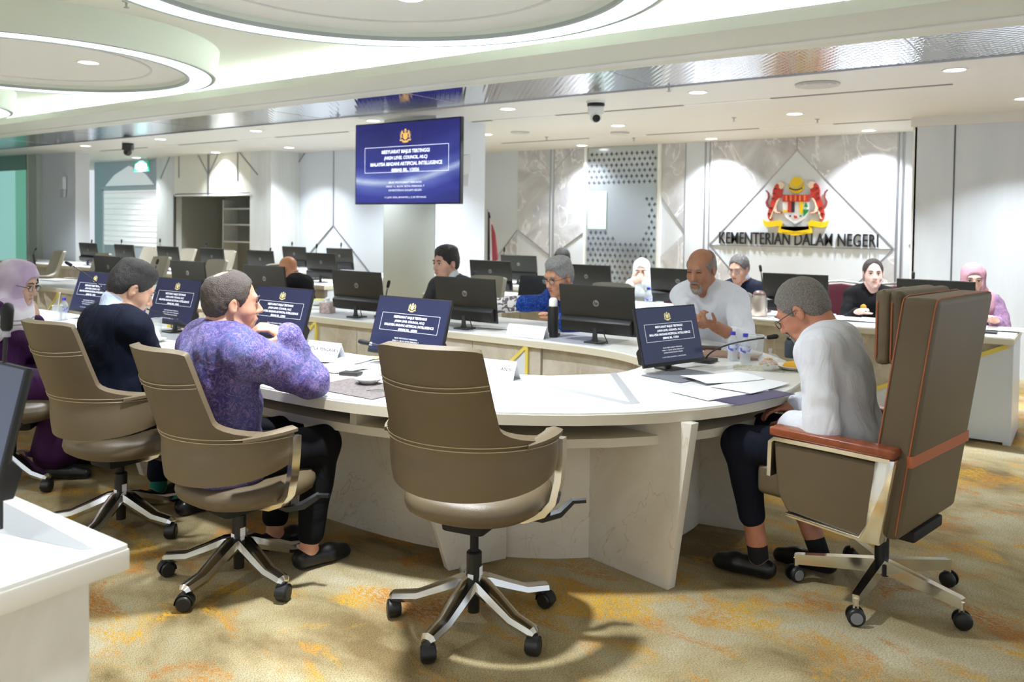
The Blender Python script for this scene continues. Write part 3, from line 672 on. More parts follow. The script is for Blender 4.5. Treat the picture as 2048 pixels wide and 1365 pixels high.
# ================================================================== MONITORS
M_scr = mat('slide_navy', (36, 41, 68), .14, emit=(42, 48, 82), emit_s=.3)
M_scroff = mat('screen_off', (20, 21, 26), .12)
M_slide_t = mat('slide_white', (235, 238, 245), .5, emit=(225, 230, 240), emit_s=.55)
M_slide_g = mat('slide_gold', (190, 180, 130), .5, emit=(205, 195, 140), emit_s=.5)
M_dkgrey = mat('dark_grey_plastic', (46, 45, 44), .42); M_monback = mat('monitor_back', (44, 43, 38), .45, bump=(300, .1))
M_logo = mat('logo_grey', (150, 150, 148), .35, .3)
# coat of arms, outlines in a 800 x 700 field centred on the shield
EMB = []   # (name, colour, polygon, layer)
def _m(poly): return [(-x, y) for x, y in poly][::-1]
tig = [(-150, 95), (-175, 150), (-165, 195), (-185, 235), (-215, 275), (-245, 262), (-268, 230), (-285, 180), (-285, 120), (-305, 50), (-325, -30), (-345, -110), (-335, -165), (-310, -190), (-285, -170), (-295, -110), (-270, -60), (-240, -100), (-190, -105), (-165, -95), (-170, -75), (-225, -70), (-245, -20), (-235, 50), (-215, 80), (-175, 110)]
bel = [(-200, 90), (-232, 60), (-252, 0), (-300, -120), (-318, -165), (-296, -165), (-270, -70), (-225, -95), (-180, -98), (-178, -84), (-222, -76), (-236, -20), (-222, 40), (-190, 84)]
tail = [(-330, -40), (-360, -10), (-375, 40), (-345, 100), (-350, 150), (-378, 185), (-368, 192), (-335, 160), (-330, 100), (-352, 40), (-340, 10), (-318, -10)]
head = [(-150, 225), (-140, 262), (-165, 285), (-200, 290), (-225, 272), (-205, 250), (-205, 220), (-180, 200)]
tail2 = [(x*.995+3, y-12) for x, y in tail]
for nm_, col, poly, z in (('tiger', 'emb_red', tig, 1), ('tiger_belly', 'emb_cream', bel, 2), ('tiger_tail', 'emb_brown', tail, 1), ('tiger_face', 'emb_cream', head, 2), ('tiger_stripe', 'emb_black', [(-262, 200), (-225, 215), (-262, 215)], 3), ('tiger_stripe', 'emb_black', [(-282, 140), (-240, 150), (-280, 156)], 3), ('tiger_stripe', 'emb_black', [(-290, 80), (-248, 95), (-286, 98)], 3), ('tiger_stripe', 'emb_black', [(-318, -40), (-280, -25), (-312, -22)], 3), ('tiger_stripe', 'emb_black', [(-338, -110), (-300, -95), (-334, -92)], 3)):
    EMB += [(nm_, col, poly, z), (nm_, col, _m(poly), z)]
circ = lambda cx, cy, r, n=20, a0=0, a1=360: [(cx+r*math.cos(math.radians(a0+(a1-a0)*k/n)), cy+r*math.sin(math.radians(a0+(a1-a0)*k/n))) for k in range(n+(0 if a1-a0 == 360 else 1))]
EMB += [('shield', 'emb_white', [(-160, 130), (160, 130), (160, 0), (150, -80), (110, -160), (0, -225), (-110, -160), (-150, -80), (-160, 0)], 1)]
EMB += [('shield_band', 'emb_red', [(-160, 130), (160, 130), (160, 45), (-160, 45)], 2)]
for k in range(5): EMB.append(('kris', 'emb_orange', [(-118+k*54, 120), (-98+k*54, 120), (-100+k*54, 55), (-116+k*54, 55)], 3))
EMB += [('quarter', 'emb_red', [(-92, 45), (-50, 45), (-50, -85), (-92, -85)], 2), ('quarter', 'emb_black', [(-50, 45), (-10, 45), (-10, -85), (-50, -85)], 2), ('quarter', 'emb_yellow', [(48, 45), (90, 45), (90, -95), (48, -95)], 2),
        ('quarter', 'emb_yellow', [(-158, -55), (-95, -55), (-95, -80), (-150, -80)], 2), ('tree', 'emb_green', [(125, 40), (148, -20), (102, -20)], 2), ('quarter', 'emb_green', [(95, -50), (155, -50), (150, -80), (100, -135)], 2),
        ('flower', 'emb_red', [(-20, -120), (20, -130), (25, -155), (-8, -160)], 2), ('mark', 'emb_blue', circ(-62, -130, 12, 8), 2), ('mark', 'emb_green', circ(62, -130, 12, 8), 2)]
EMB += [('crescent', 'emb_yellow', circ(0, 240, 95, 24, 155, 385)+circ(0, 268, 78, 24, 370, 170), 1), ('star', 'emb_yellow', circ(5, 285, 62, 22), 2), ('star_ring', 'emb_gold', circ(5, 270, 82, 24), 1)]
for k in range(7): EMB.append(('text_mark', 'emb_black', circ(-70+23*k, 215-26*math.sin(math.pi*(k+.5)/7), 9, 6), 3))
EMB += [('ribbon', 'emb_yellow', [(-400, -175), (-340, -205), (-190, -180), (-150, -215), (-160, -255), (-200, -268), (-205, -335), (0, -370), (205, -335), (200, -268), (160, -255), (150, -215), (190, -180), (340, -205), (400, -175), (375, -255), (320, -270), (200, -255), (165, -262), (170, -290), (0, -318), (-170, -290), (-165, -262), (-200, -255), (-320, -270), (-375, -255)], 2)]
EMB_COL = dict(emb_red=(196, 58, 44), emb_cream=(236, 214, 190), emb_brown=(140, 66, 66), emb_black=(52, 40, 44), emb_white=(236, 238, 242), emb_orange=(240, 130, 66), emb_yellow=(238, 198, 20), emb_green=(24, 140, 66), emb_blue=(58, 70, 130), emb_gold=(226, 212, 130))
_me = MB()
for nm_, col, poly, z in EMB:
    if nm_ in ('text_mark', 'tiger_stripe', 'star_ring', 'tiger_belly', 'kris', 'quarter', 'flower', 'mark', 'tiger_face'): continue
    if nm_ == 'shield_band': continue
    _me.prism([(x*.001, y*.001) for x, y in poly], -.0004, 0, 'y')
MINI = _me.mesh('emblem_outline'); MINI.materials.append(M_slide_g)
_LINES = [('MESYUARAT MAJLIS TERTINGGI', .0185, 0.), ('(HIGH LEVEL COUNCIL, HLC)', .0165, .25), ('MALAYSIA MADANI ARTIFICIAL INTELLIGENCE', .0185, 0.), ('(MMAI) BIL. 1/2026', .0165, 0.)]
_LOW = [('BILIK MESYUARAT PERDANA', .0105), ('ARAS 11, BLOK SETIA PERKASA 7', .0105), ('KEMENTERIAN DALAM NEGERI', .0105)]
def slide(scr, w, h, y, mt=M_slide_t, mg=M_slide_g, lowline='11 JUN 2026 (KHAMIS) | 2.30 PETANG'):
    """title slide printed on a screen whose face is the plane y, centred on x=0, z=0"""
    k = w/.53; e = link('slide_emblem', MINI, scr, (0, y-.0006, h*.335)); e.scale = (k*.075, 1, k*.075)
    if mg is not M_slide_g: e.data = MINI.copy(); e.data.materials[0] = mg
    bx, z0, z1, b = w*.405, -h*.115, h*.205, .0008*k
    q = MB()
    for a in ((-bx, bx, z0-b, z0+b), (-bx, bx, z1-b, z1+b), (-bx-b, -bx+b, z0, z1), (bx-b, bx+b, z0, z1)): q.box(a[0], a[1], y-.0009, y-.0004, a[2], a[3])
    q.build('slide_frame', mt, scr)
    zz = z1-.020*k
    for tx, sz, sh in _LINES:
        wd = {'MES': .62, '(HI': .56, 'MAL': .93, '(MM': .36}[tx[:3]]*2*bx*.92
        text('slide_lettering', tx, sz*k*1.0, mt, scr, (0, y-.0008, zz), width=wd, bold=.0006*k, shear=sh); zz -= .0235*k
    zz = -h*.245
    for tx, sz in _LOW: text('slide_lettering', tx, sz*k, mt, scr, (0, y-.0008, zz), width=w*(.32 if tx[0] != 'A' else .37)); zz -= .0150*k
    text('slide_lettering', lowline, .0095*k, mt, scr, (0, y-.0008, zz-.012*k), width=w*.40)
def monitor(label, loc, rotz, tilt=8., on=False, group='desk monitors', logo=True, scrm=None, w=.535, h=.312, zb=.055, stand=True, off=False):
    """screen faces local -y; leans back by tilt about its lower edge"""
    t = thing('monitor', label, 'monitor', loc, rotz, group); R = Matrix.Rotation(-math.radians(tilt), 3, 'X')
    def place(o): o.rotation_euler = (-math.radians(tilt), 0, 0); o.location = (0, 0, zb); return o
    body = place(MB().box(-w/2, w/2, 0, .014, 0, h).build('panel', M_black, t, bevel=.003))
    scr = place(MB().box(-w/2+.006, w/2-.006, -.0012, .002, .018, h-.006).build('screen', scrm or (M_scr if on else M_scroff), t))
    place(MB().box(-w/2, w/2, .008, .018, .10, h-.002).build('back_plate', M_monback, t, bevel=.003))
    place(MB().prism([(.012, .012), (.052, .02), (.056, .085), (.030, .105), (.012, .108)], -w*.47, w*.47, 'x').build('back_housing', M_black, t, bevel=.006))
    if logo:
        lg = place(MB().lathe([(0, 0), (.021, 0), (.021, .003), (0, .003)], 24, (0, .021, h*.64), RX90).build('logo_disc', M_logo, t))
        lt = text('logo_lettering', 'hp', .031, M_black, lg, (0, .0225, h*.64+.001), (math.pi/2, 0, math.pi), shear=.25, bold=.0004)
    MB().prism([(-.028, 0), (.028, 0), (.016, .03), (.013, .10), (-.013, .10), (-.016, .03)], .045, .06, 'y').build('stand_neck', M_dkgrey, t, bevel=.004)
    if stand:
        MB().box(-.055, .055, -.02, .10, 0, .010).build('stand_foot', M_dkgrey, t, bevel=.004)
        MB().tube([(-.06, .06, .085), (-.09, .085, .05), (-.12, .10, .012), (-.09, .12, .008), (-.05, .13, .008)], .0035, 6).build('cable', M_blackm, t, 60)
    if on:
        s2 = bpy.data.objects.new('x', None) if False else None
        c0 = .018+(h-.024)/2
        for o in []: pass
        before = set(scr.children)
        slide(scr, w-.012, h-.024, -.0014)
        for o in scr.children: o.location.z += c0
    return t
MON_ON = monitor('monitor with blue title slide just behind the empty nearest chair', (-2.90, 3.13, TT+.001), 0, 17, True, 'slide monitors along the near side', w=.505)
for x, lb in ((-3.93, 'monitor with blue title slide in front of the man in purple batik'), (-5.0, 'monitor with blue title slide in front of the man in navy suit'), (-6.05, 'monitor with dim blue title slide beyond the woman in lilac headscarf')):
    dup(MON_ON, (x, 3.13, TT+.001), 0, lb)
monitor('glossy black monitor facing the chairman at the table head, showing the title slide', (-1.755, 3.95, TT+.001), math.radians(72), 15, True, None, w=.455, h=.305, zb=.03)
MB_ = monitor('black monitor back with round logo in front of the man in white shirt', (-2.57, 4.60, TT+.001), math.pi, 8, False, 'monitor backs along the far side of the oval table')
for x, lb in ((-3.63, 'black monitor back with round logo in front of the dark-suited man'), (-4.71, 'black monitor back with round logo left of the screen column'), (-5.83, 'black monitor back in front of the far bald man'), (-6.95, 'black monitor back between the navy and purple men\'s heads'), (-8.35, 'black monitor back just left of the navy-suited man\'s head')):
    dup(MB_, (x, 4.60, TT+.001), math.pi, lb)
dup(MB_, (-9.55, 4.4, TT+.001), math.radians(160), 'black monitor back above the lilac headscarf')
for x, lb in ((-.985, 'wide black monitor hiding the lower face of the pink-scarfed woman'), (-2.03, 'black monitor between the navy-suited man and the woman in black'), (-3.07, 'black monitor behind the man in white shirt'), (-4.02, 'grey-black monitor back right of the grey-haired man'), (-5.18, 'grey-black monitor back right of the dark-suited man'), (-7.78, 'black monitor back right of the far bald man'), (-8.95, 'black monitor back touching the left of the far bald man'), (-10.0, 'black monitor in front of the dark niche'), (-11.06, 'black monitor right of the arched door'), (-12.23, 'small black monitor below the arched door blind'), (-13.3, 'small black monitor below the wall pier')):
    dup(MB_, (x, 6.97, TT), math.pi, lb, 'monitor backs along the second desk row')
for x, lb in ((-10.05, 'small black monitor on rear desk right of the far bald man'), (-9.05, 'small black monitor on rear desk nearest the screen column'), (-5.85, 'small grey monitor back on rear desk, right of the column')):
    dup(MB_, (x, 8.45, TT), math.pi, lb, 'monitor backs on the rear desks')
lp = thing('laptop', 'open black laptop screen between dark-suited man and grey-haired man', 'laptop', (-4.68, 6.85, TT)); MB().box(-.17, .17, -.11, .11, 0, .015).build('keyboard_base', M_black, lp, bevel=.003)
o = MB().box(-.17, .17, 0, .008, 0, .22).build('lid', M_black, lp); o.location = (0, .11, .012); o.rotation_euler = (math.radians(-12), 0, 0); o2 = MB().box(-.162, .162, -.001, .001, .01, .212).build('screen', M_scroff, o)
monitor('dark monitor cut off by the left picture edge, on the nearest desk', (-2.215, .80, TT+.001), 0, 14, False, None, logo=False, zb=.105, scrm=mat('screen_dim_reflecting', (62, 68, 86), .2, emit=(50, 56, 78), emit_s=.2))  # dim screen, its reflection put into the lighter blue-grey colour

# ================================================================== MICROPHONES
def mic(label, base, head, group='gooseneck microphones', sag=.35, s=1., foot=True):
    base, head = Vector(base), Vector(head); t = thing('microphone', label, 'microphone', base, 0, group); h = head-base
    if foot: MB().box(-.05*s, .05*s, -.06*s, .06*s, 0, .018*s).build('mic_base', M_black, t, bevel=.005)
    d0 = Vector((h.x*.10, h.y*.10, h.length*sag)); n = 14; pts = []
    e = (h-d0).normalized()
    for k in range(n+1):
        u = k/n; p0 = Vector((0, 0, .015*s)); p1 = d0; p2 = h
        pts.append(p0*(1-u)**2+p1*2*u*(1-u)+p2*u*u)
    MB().tube(pts, .0045*s, 8).build('gooseneck', M_black, t, 60)
    dd = (pts[-1]-pts[-3]).normalized()
    MB().tube([h-dd*.006*s, h+dd*.006*s], .0085*s, 10).build('mic_collar', M_steel, t, 50)
    MB().tube([h+dd*.006*s, h+dd*.012*s, h+dd*.05*s, h+dd*.062*s, h+dd*.066*s], [.008*s, .012*s, .013*s, .010*s, .004*s], 12).build('mic_head', M_blackm, t, 60)
    return t
def vpt(x, y, p): return Vector((0, 0, CAMH))+ray(x, y)*((p.x*FH.x+p.y*FH.y)/(ray(x, y).dot(FH)))   # pixel at the depth of point p
b = at_z(1411, 724, TT+.001); mic('long gooseneck microphone reaching from the glossy monitor to the chairman', b, vpt(1532, 676, b+Vector((.25, -.02, 0))), sag=.28)
b = at_z(775, 706, TT+.0); mic('gooseneck microphone poking out left behind the empty chair', Vector((-2.62, 3.05, TT+.001)), vpt(742, 688, Vector((-2.75, 3.0, 0))), sag=.3)
b = None; mic('gooseneck microphone standing between the lilac scarf and navy suit', Vector((-5.55, 3.1, TT+.001)), vpt(146, 533, Vector((-5.6, 3.1, 0))), sag=.5)
mic('gooseneck microphone in front of the navy-suited man\'s chin', Vector((-4.55, 3.05, TT+.001)), vpt(292, 618, Vector((-4.62, 3.0, 0))), sag=.3)
mic('large blurred microphone on the nearest desk at left picture edge', at_z(2, 1072, TT+.001), vpt(12, 668, at_z(2, 1072, TT)), None, sag=.6, s=1.1, foot=False)
i_ = 0
for (x, y, v, bx, lb) in ((1522, 545, 7.16, 1528, 'between the navy-suited man and the black monitor'), (1826, 560, 7.16, 1824, 'above the wide black monitor'), (775, 577, 4.7, 768, 'right of the monitor left of the column'), (944, 552, 6.78, 930, 'left of the grey monitor beside the dark-suited man'), (1008, 505, 8.68, 1004, 'behind the rear grey monitor'),
                      (633, 498, 7.2, 631, 'above the monitor right of the far bald man'), (584, 492, 8.68, 583, 'above the far bald man\'s head'), (682, 494, 8.68, 680, 'above the rear monitor by the column'), (540, 505, 7.2, 536, 'above the monitor left of the far bald man'), (412, 493, 7.2, 411, 'above the monitor before the dark niche'), (320, 486, 7.2, 320, 'above the monitor right of the arched door'), (243, 487, 7.2, 243, 'below the arched door blind'), (183, 487, 7.2, 181, 'beside the wall pier'), (70, 501, 6.9, 64, 'below the green glass'), (196, 527, 4.8, 186, 'left of the navy-suited man\'s hair'), (313, 530, 4.8, 305, 'right of the navy-suited man\'s hair')):
    p = at_v(x, y, v); q_ = at_v(bx, y+40, v); mic('small gooseneck microphone '+lb, Vector((q_.x, v, TT+.001)), p, 'far gooseneck microphones', sag=.55)
# ================================================================== PEOPLE (one continuous body each; clothes and hair as children)
class Vol:
    def __init__(s, lo, hi, h):
        s.lo = np.array(lo, float); s.h = h; n = np.ceil((np.array(hi)-s.lo)/h).astype(int)+1
        s.d = np.full(n, .5, np.float32); s.ax = [(s.lo[i]+h*np.arange(n[i])).astype(np.float32) for i in range(3)]
    def blk(s, lo, hi):
        n = s.d.shape; a = [int(np.clip(math.floor((lo[i]-s.lo[i])/s.h), 0, n[i]-1)) for i in range(3)]
        b = [int(np.clip(math.ceil((hi[i]-s.lo[i])/s.h)+1, a[i]+1, n[i])) for i in range(3)]
        sl = tuple(slice(a[i], b[i]) for i in range(3))
        return sl, s.ax[0][a[0]:b[0], None, None], s.ax[1][None, a[1]:b[1], None], s.ax[2][None, None, a[2]:b[2]]
    def put(s, sl, x, k, op):
        d = s.d[sl]
        if op == 'sub':
            h = np.clip(.5-.5*(d+x)/k, 0, 1); s.d[sl] = d*(1-h)-x*h+k*h*(1-h)
        else:
            h = np.clip(.5+.5*(x-d)/k, 0, 1); s.d[sl] = x*(1-h)+d*h-k*h*(1-h)
    def cone(s, a, b, ra, rb, k=.02, op='add'):
        a, b = np.array(a, float), np.array(b, float); m = max(ra, rb)+k+3*s.h
        sl, X, Y, Z = s.blk(np.minimum(a, b)-m, np.maximum(a, b)+m); ba = b-a; L = max(1e-9, float(ba@ba))
        px, py, pz = X-a[0], Y-a[1], Z-a[2]; t = np.clip((px*ba[0]+py*ba[1]+pz*ba[2])/L, 0, 1)
        s.put(sl, np.sqrt((px-ba[0]*t)**2+(py-ba[1]*t)**2+(pz-ba[2]*t)**2)-(ra+(rb-ra)*t), k, op)
    def ell(s, c, r, R=None, k=.02, op='add'):
        c = np.array(c, float); r = np.array(r, float); m = r.max()+k+3*s.h if R is not None else r+k+3*s.h
        sl, X, Y, Z = s.blk(c-m, c+m); px, py, pz = X-c[0], Y-c[1], Z-c[2]
        if R is not None:
            R = np.array(R); px, py, pz = [R[0, i]*px+R[1, i]*py+R[2, i]*pz for i in range(3)]
        a, b, e = px/r[0], py/r[1], pz/r[2]; k0 = np.sqrt(a*a+b*b+e*e)+1e-6; k1 = np.sqrt((a/r[0])**2+(b/r[1])**2+(e/r[2])**2)+1e-6
        s.put(sl, k0*(k0-1)/k1, k, op)
    def cut(s, p, n):
        """keep the side of the plane the normal points away from"""
        p = np.array(p, float); n = np.array(n, float); n = n/np.linalg.norm(n)
        s.d = np.maximum(s.d, (s.ax[0][:, None, None]-p[0])*n[0]+(s.ax[1][None, :, None]-p[1])*n[1]+(s.ax[2][None, None, :]-p[2])*n[2]).astype(np.float32)
    def ripple(s, amp, f, seed=0):
        X, Y, Z = s.ax[0][:, None, None], s.ax[1][None, :, None], s.ax[2][None, None, :]; q = seed*1.7
        s.d = s.d+amp*(np.sin(f*(X*1.1+Z*.55+Y*.35)+q+1.3*np.sin(f*.45*(Z-X)+q))*.6+np.sin(f*.72*(Z*1.2-Y*.8-X*.3)+2*q+1.1*np.sin(f*.4*(X+Y)))*.5).astype(np.float32)
    def mesh(s, name):
        d = s.d; S_ = d < 0; a = S_.astype(np.int8)
        cnt = sum(a[i:a.shape[0]-1+i, j:a.shape[1]-1+j, k:a.shape[2]-1+k] for i in (0, 1) for j in (0, 1) for k in (0, 1))
        mx = (cnt > 0) & (cnt < 8); I = np.argwhere(mx); n = len(I); vid = np.full(mx.shape, -1, np.int32); vid[mx] = np.arange(n)
        acc = np.zeros((n, 3), np.float32); num = np.zeros(n, np.float32)
        cs = [(i, j, k) for i in (0, 1) for j in (0, 1) for k in (0, 1)]; val = {c_: d[I[:, 0]+c_[0], I[:, 1]+c_[1], I[:, 2]+c_[2]] for c_ in cs}
        for p in cs:
            for ax in range(3):
                if p[ax]: continue
                q = list(p); q[ax] = 1; q = tuple(q); v0, v1 = val[p], val[q]; cr = (v0 < 0) != (v1 < 0)
                t = np.where(cr, v0/np.where(cr, v0-v1, 1), 0); e = np.repeat(np.array(p, np.float32)[None], n, 0); e[:, ax] += t
                acc += e*cr[:, None]; num += cr
        V = (I+acc/num[:, None])*s.h+s.lo; Q = []
        for ax in range(3):
            b, c_ = [(1, 2), (2, 0), (0, 1)][ax]; lo = [slice(None)]*3; hi = [slice(None)]*3; lo[ax] = slice(0, -1); hi[ax] = slice(1, None)
            s0, s1 = S_[tuple(lo)], S_[tuple(hi)]; E_ = np.argwhere(s0 != s1); E_ = E_[(E_[:, b] > 0) & (E_[:, c_] > 0) & (E_[:, b] < mx.shape[b]) & (E_[:, c_] < mx.shape[c_])]
            if len(E_) == 0: continue
            def g(db, dc):
                P = E_.copy(); P[:, b] -= db; P[:, c_] -= dc; return vid[P[:, 0], P[:, 1], P[:, 2]]
            q = np.stack([g(1, 1), g(0, 1), g(0, 0), g(1, 0)], 1); fl = s0[E_[:, 0], E_[:, 1], E_[:, 2]]; q[~fl] = q[~fl][:, ::-1]; Q.append(q)
        Q = np.concatenate(Q); Q = Q[(Q >= 0).all(1)]
        me = bpy.data.meshes.new(name); me.vertices.add(n); me.vertices.foreach_set('co', V.astype(np.float32).ravel())
        me.loops.add(Q.size); me.loops.foreach_set('vertex_index', Q.astype(np.int32).ravel()); me.polygons.add(len(Q)); me.polygons.foreach_set('loop_start', np.arange(0, Q.size, 4, dtype=np.int32))
        me.update(calc_edges=True); me.validate(); me.shade_smooth(); return me
def V3(*a): return np.array(a, float)
def rotm(ax, deg): return np.array(Matrix.Rotation(math.radians(deg), 3, ax))
def unit(v): return v/max(1e-9, np.linalg.norm(v))
def emit(prims, h, g=0., pad=.03):
    lo, hi = [], []
    for p in prims:
        if p[0] == 'c': r = max(p[3], p[4])+g; lo += [np.minimum(p[1], p[2])-r]; hi += [np.maximum(p[1], p[2])+r]
        elif p[0] == 'e': r = max(p[2])+g; lo += [np.array(p[1])-r]; hi += [np.array(p[1])+r]
    v = Vol(np.min(lo, 0)-pad, np.max(hi, 0)+pad, h)
    for p in prims:
        if p[0] == 'c': v.cone(p[1], p[2], p[3]+g, p[4]+g, p[5])
        elif p[0] == 'e': v.ell(p[1], np.array(p[2])+g, p[3], p[4])
        elif p[0] == 'sc': v.cone(p[1], p[2], p[3], p[4], p[5], 'sub')
        elif p[0] == 'se': v.ell(p[1], p[2], p[3], p[4], 'sub')
    return v
M_eyew = mat('eye_white', (232, 226, 220), .25); M_iris = mat('eye_dark', (38, 26, 20), .2); M_lens = mat('spectacle_lens', (235, 240, 242), .05, alpha=.22)
_SK = {}
def skin(c): return mat('skin_%d_%d_%d' % c, c, .48, noise=(22, tuple(int(x*.93) for x in c), .4, .7, 3), bump=(180, .05))
def hairm(c, c2): return mat('hair_%d_%d' % (c[0], c[2]), c, .45, noise=(190, c2, .3, .75, 3), bump=(260, .6))
def hand_prims(w, d, n, right, curl=20., s=1., spread=1., thumb_in=.3):
    d = unit(d); n = unit(n-d*(n@d)); t = np.cross(d, n) if right else np.cross(n, d); P = []
    R = np.stack([t, d, n], 1)
    P.append(('e', w+d*.047*s, (.041*s, .054*s, .0165*s), R, .01)); P.append(('c', w-d*.01, w+d*.03*s, .026*s, .024*s, .02))
    for k, (o, L) in enumerate(((.029, .074), (.0097, .083), (-.0097, .077), (-.028, .06))):
        p = w+d*.088*s+t*o*s*spread; a = math.radians(curl*.6); rr = (.0092, .0094, .009, .0078)[k]*s
        for q, f in enumerate((.46, .30, .24)):
            v = d*math.cos(a)+n*math.sin(a)+t*(o*1.2*(1-q*.5)*(spread-.6)); p2 = p+unit(v)*L*f*s; P.append(('c', p, p2, rr*(1-.07*q), rr*(1-.07*(q+1)), .0035)); p = p2; a += math.radians(curl)
    p = w+d*.022*s+t*.028*s+n*.006*s; a = unit(d*.75+t*.75+n*thumb_in)
    for f, r in ((.042, .0125), (.032, .0105), (.026, .009)):
        p2 = p+a*f*s; P.append(('c', p, p2, r*s, r*.88*s, .006)); p = p2; a = unit(a+d*.25-t*.15+n*thumb_in*.4)
    return P
def person(name_label, head_px=None, head_v=None, face=0., lean=8., head=(0, 0, 0), h=.0075, hs=1., skinc=(196, 152, 122), rh=None, lh=None, re=None, le=None, rhd=None, lhd=None, rpal=None, lpal=None, curl=22.,
           top=None, sleeve=1., bottom=None, shoes=(24, 24, 26), hairk='short', hairc=((28, 24, 24), (46, 40, 38)), bulk=1., belly=1., seat=None, root=None, jacket=None, tie=None, collar=True, gl=None, beard=None, eyes=True, loose=.014, knees=None, hair_c=0., scarf=None, rip=.004, twist=0., sw=1., cuffs=None, socks=None, hem=.0, legs_back=0., head_z=None, hemz=.12, seat_z=None):
    body_rot = rotm('Z', face); hz = .56
    # --- skeleton in local axes (facing +y)
    def spine(hz_, ts=1.):
        Pp = V3(0, 0, hz_); A = rotm('X', -lean*.45); B = rotm('X', -lean); C_ = rotm('X', -lean*1.25); T = rotm('Z', twist)
        Wt = Pp+A @ V3(0, 0, .18*ts); Ch = Wt+B @ V3(0, 0, .20*ts); N = Ch+C_ @ V3(0, -.005, .165*ts)
        Hd = N+rotm('X', -lean*1.0-head[1]*.35) @ V3(0, .035, .135*hs); return Pp, Wt, Ch, N, Hd, A, T @ B, C_
    Pp, Wt, Ch, N, Hd, A, B, C_ = spine(hz)
    if head_px is not None:
        tgt = at_v(head_px[0], head_px[1], head_v); dz = tgt.z-Hd[2]
        if seat_z is None: hz += dz; Pp, Wt, Ch, N, Hd, A, B, C_ = spine(hz)
        else:
            hz = seat_z+.09; ts = 1.
            for _ in range(6): Pp, Wt, Ch, N, Hd, A, B, C_ = spine(hz, ts); ts *= (tgt.z-hz-.10)/(Hd[2]-hz-.10)
            Pp, Wt, Ch, N, Hd, A, B, C_ = spine(hz, ts)
        loc = Vector((tgt.x, tgt.y, 0))-Vector(body_rot @ V3(Hd[0], Hd[1], 0)); loc.z = 0
    else: loc = Vector(root)
    def L(p): return body_rot.T @ (np.array(p, float)-np.array(loc)) if p is not None else None      # world to local
    t = thing('person', name_label, 'person', loc, math.radians(face), None)
    RH_ = rotm('Z', head[0]) @ rotm('X', -head[1]) @ rotm('Y', head[2])
    def HP(x, y, z): return Hd+RH_ @ (V3(x, y, z)*hs)
    def HR(*r): return tuple(np.array(r)*hs)
    sk = skin(skinc); prims_head = [('e', HP(0, -.012, .035), HR(.076, .096, .088), RH_, .02), ('e', HP(0, .028, -.025), HR(.062, .066, .088), RH_, .03), ('e', HP(0, .048, -.088), HR(.042, .042, .032), RH_, .03),
        ('e', HP(.038, .052, -.028), HR(.028, .03, .028), RH_, .02), ('e', HP(-.038, .052, -.028), HR(.028, .03, .028), RH_, .02), ('c', HP(-.034, .082, .024), HP(.034, .082, .024), .0135*hs, .0135*hs, .015), ('c', HP(0, -.035, -.03), HP(0, -.04, -.075), .055*hs, .052*hs, .03),
        ('se', HP(.031, .101, .003), HR(.019, .014, .012), RH_, .012), ('se', HP(-.031, .101, .003), HR(.019, .014, .012), RH_, .012),
        ('e', HP(.031, .079, .003), HR(.0145, .013, .0125), RH_, .004), ('e', HP(-.031, .079, .003), HR(.0145, .013, .0125), RH_, .004),
        ('c', HP(0, .088, .012), HP(0, .112, -.03), .0085*hs, .0125*hs, .010), ('e', HP(.011, .099, -.036), HR(.0095, .011, .008), RH_, .006), ('e', HP(-.011, .099, -.036), HR(.0095, .011, .008), RH_, .006),
        ('e', HP(0, .086, -.062), HR(.026, .014, .016), RH_, .014), ('e', HP(0, .078, -.108), HR(.020, .016, .016), RH_, .016), ('se', HP(0, .103, -.0635), HR(.022, .006, .0022), RH_, .004)]
    for s in (-1, 1): prims_head += [('e', HP(s*.079, -.008, -.006), (.0085*hs, .0185*hs, .033*hs), RH_ @ rotm('Z', -s*18), .006), ('se', HP(s*.087, -.003, -.002), HR(.006, .009, .017), RH_, .005)]
    neck = [('c', HP(0, -.022, -.055), N+V3(0, .0, -.02), .054*hs, .064*bulk, .03)]
    SR = Ch+B @ V3(.178*sw, -.0, .095); SL = Ch+B @ V3(-.178*sw, 0, .095)
    torso = [('e', Pp+V3(0, -.01, .01), (.172*bulk, .135, .12), None, .05), ('e', Wt+V3(0, .012*belly, -.02), (.150*bulk, .112*belly, .16), A, .06), ('e', Ch+B @ V3(0, 0, .0), (.158*bulk, .112*bulk, .165), B, .06), ('c', Ch+B @ V3(-.11, -.005, .105), Ch+B @ V3(.11, -.005, .105), .07*bulk, .07*bulk, .05), ('c', N+V3(0, 0, -.01), SR+V3(-.03, 0, .01), .055, .05, .05), ('c', N+V3(0, 0, -.01), SL+V3(.03, 0, .01), .055, .05, .05)]
    # --- arms
    U_, FA = .285, .25; arms = []; fore = []; hands = []; frames = []
    for s, Sh, tgt, elb, dr, pal in ((1, SR, L(rh), L(re), rhd, rpal), (-1, SL, L(lh), L(le), lhd, lpal)):
        if tgt is None: tgt = V3(s*.14, .40, .80 if hz < 2 else .8)
        if elb is None:
            v = tgt-Sh; D = np.linalg.norm(v); D2 = min(D, U_+FA-.005); m = (U_**2-FA**2+D2**2)/(2*D2); hh = math.sqrt(max(0, U_**2-m*m)); u = v/D
            hint = V3(s*.45, -.25, -1.); p = unit(hint-u*(hint@u)); E_ = Sh+u*m+p*hh; Wr = Sh+u*D2
        else: E_ = elb; Wr = tgt
        dd = (body_rot.T @ np.array(dr, float)) if dr is not None else unit(Wr-E_); nn = (body_rot.T @ np.array(pal, float)) if pal is not None else V3(0, 0, -1.)
        arms += [('c', Sh, E_, .056*bulk, .045*bulk, .03), ('c', E_, E_+(Wr-E_)*.93, .046*bulk, .033, .02)]; fore += [('c', E_+(Wr-E_)*.85, Wr, .033, .026, .015)]
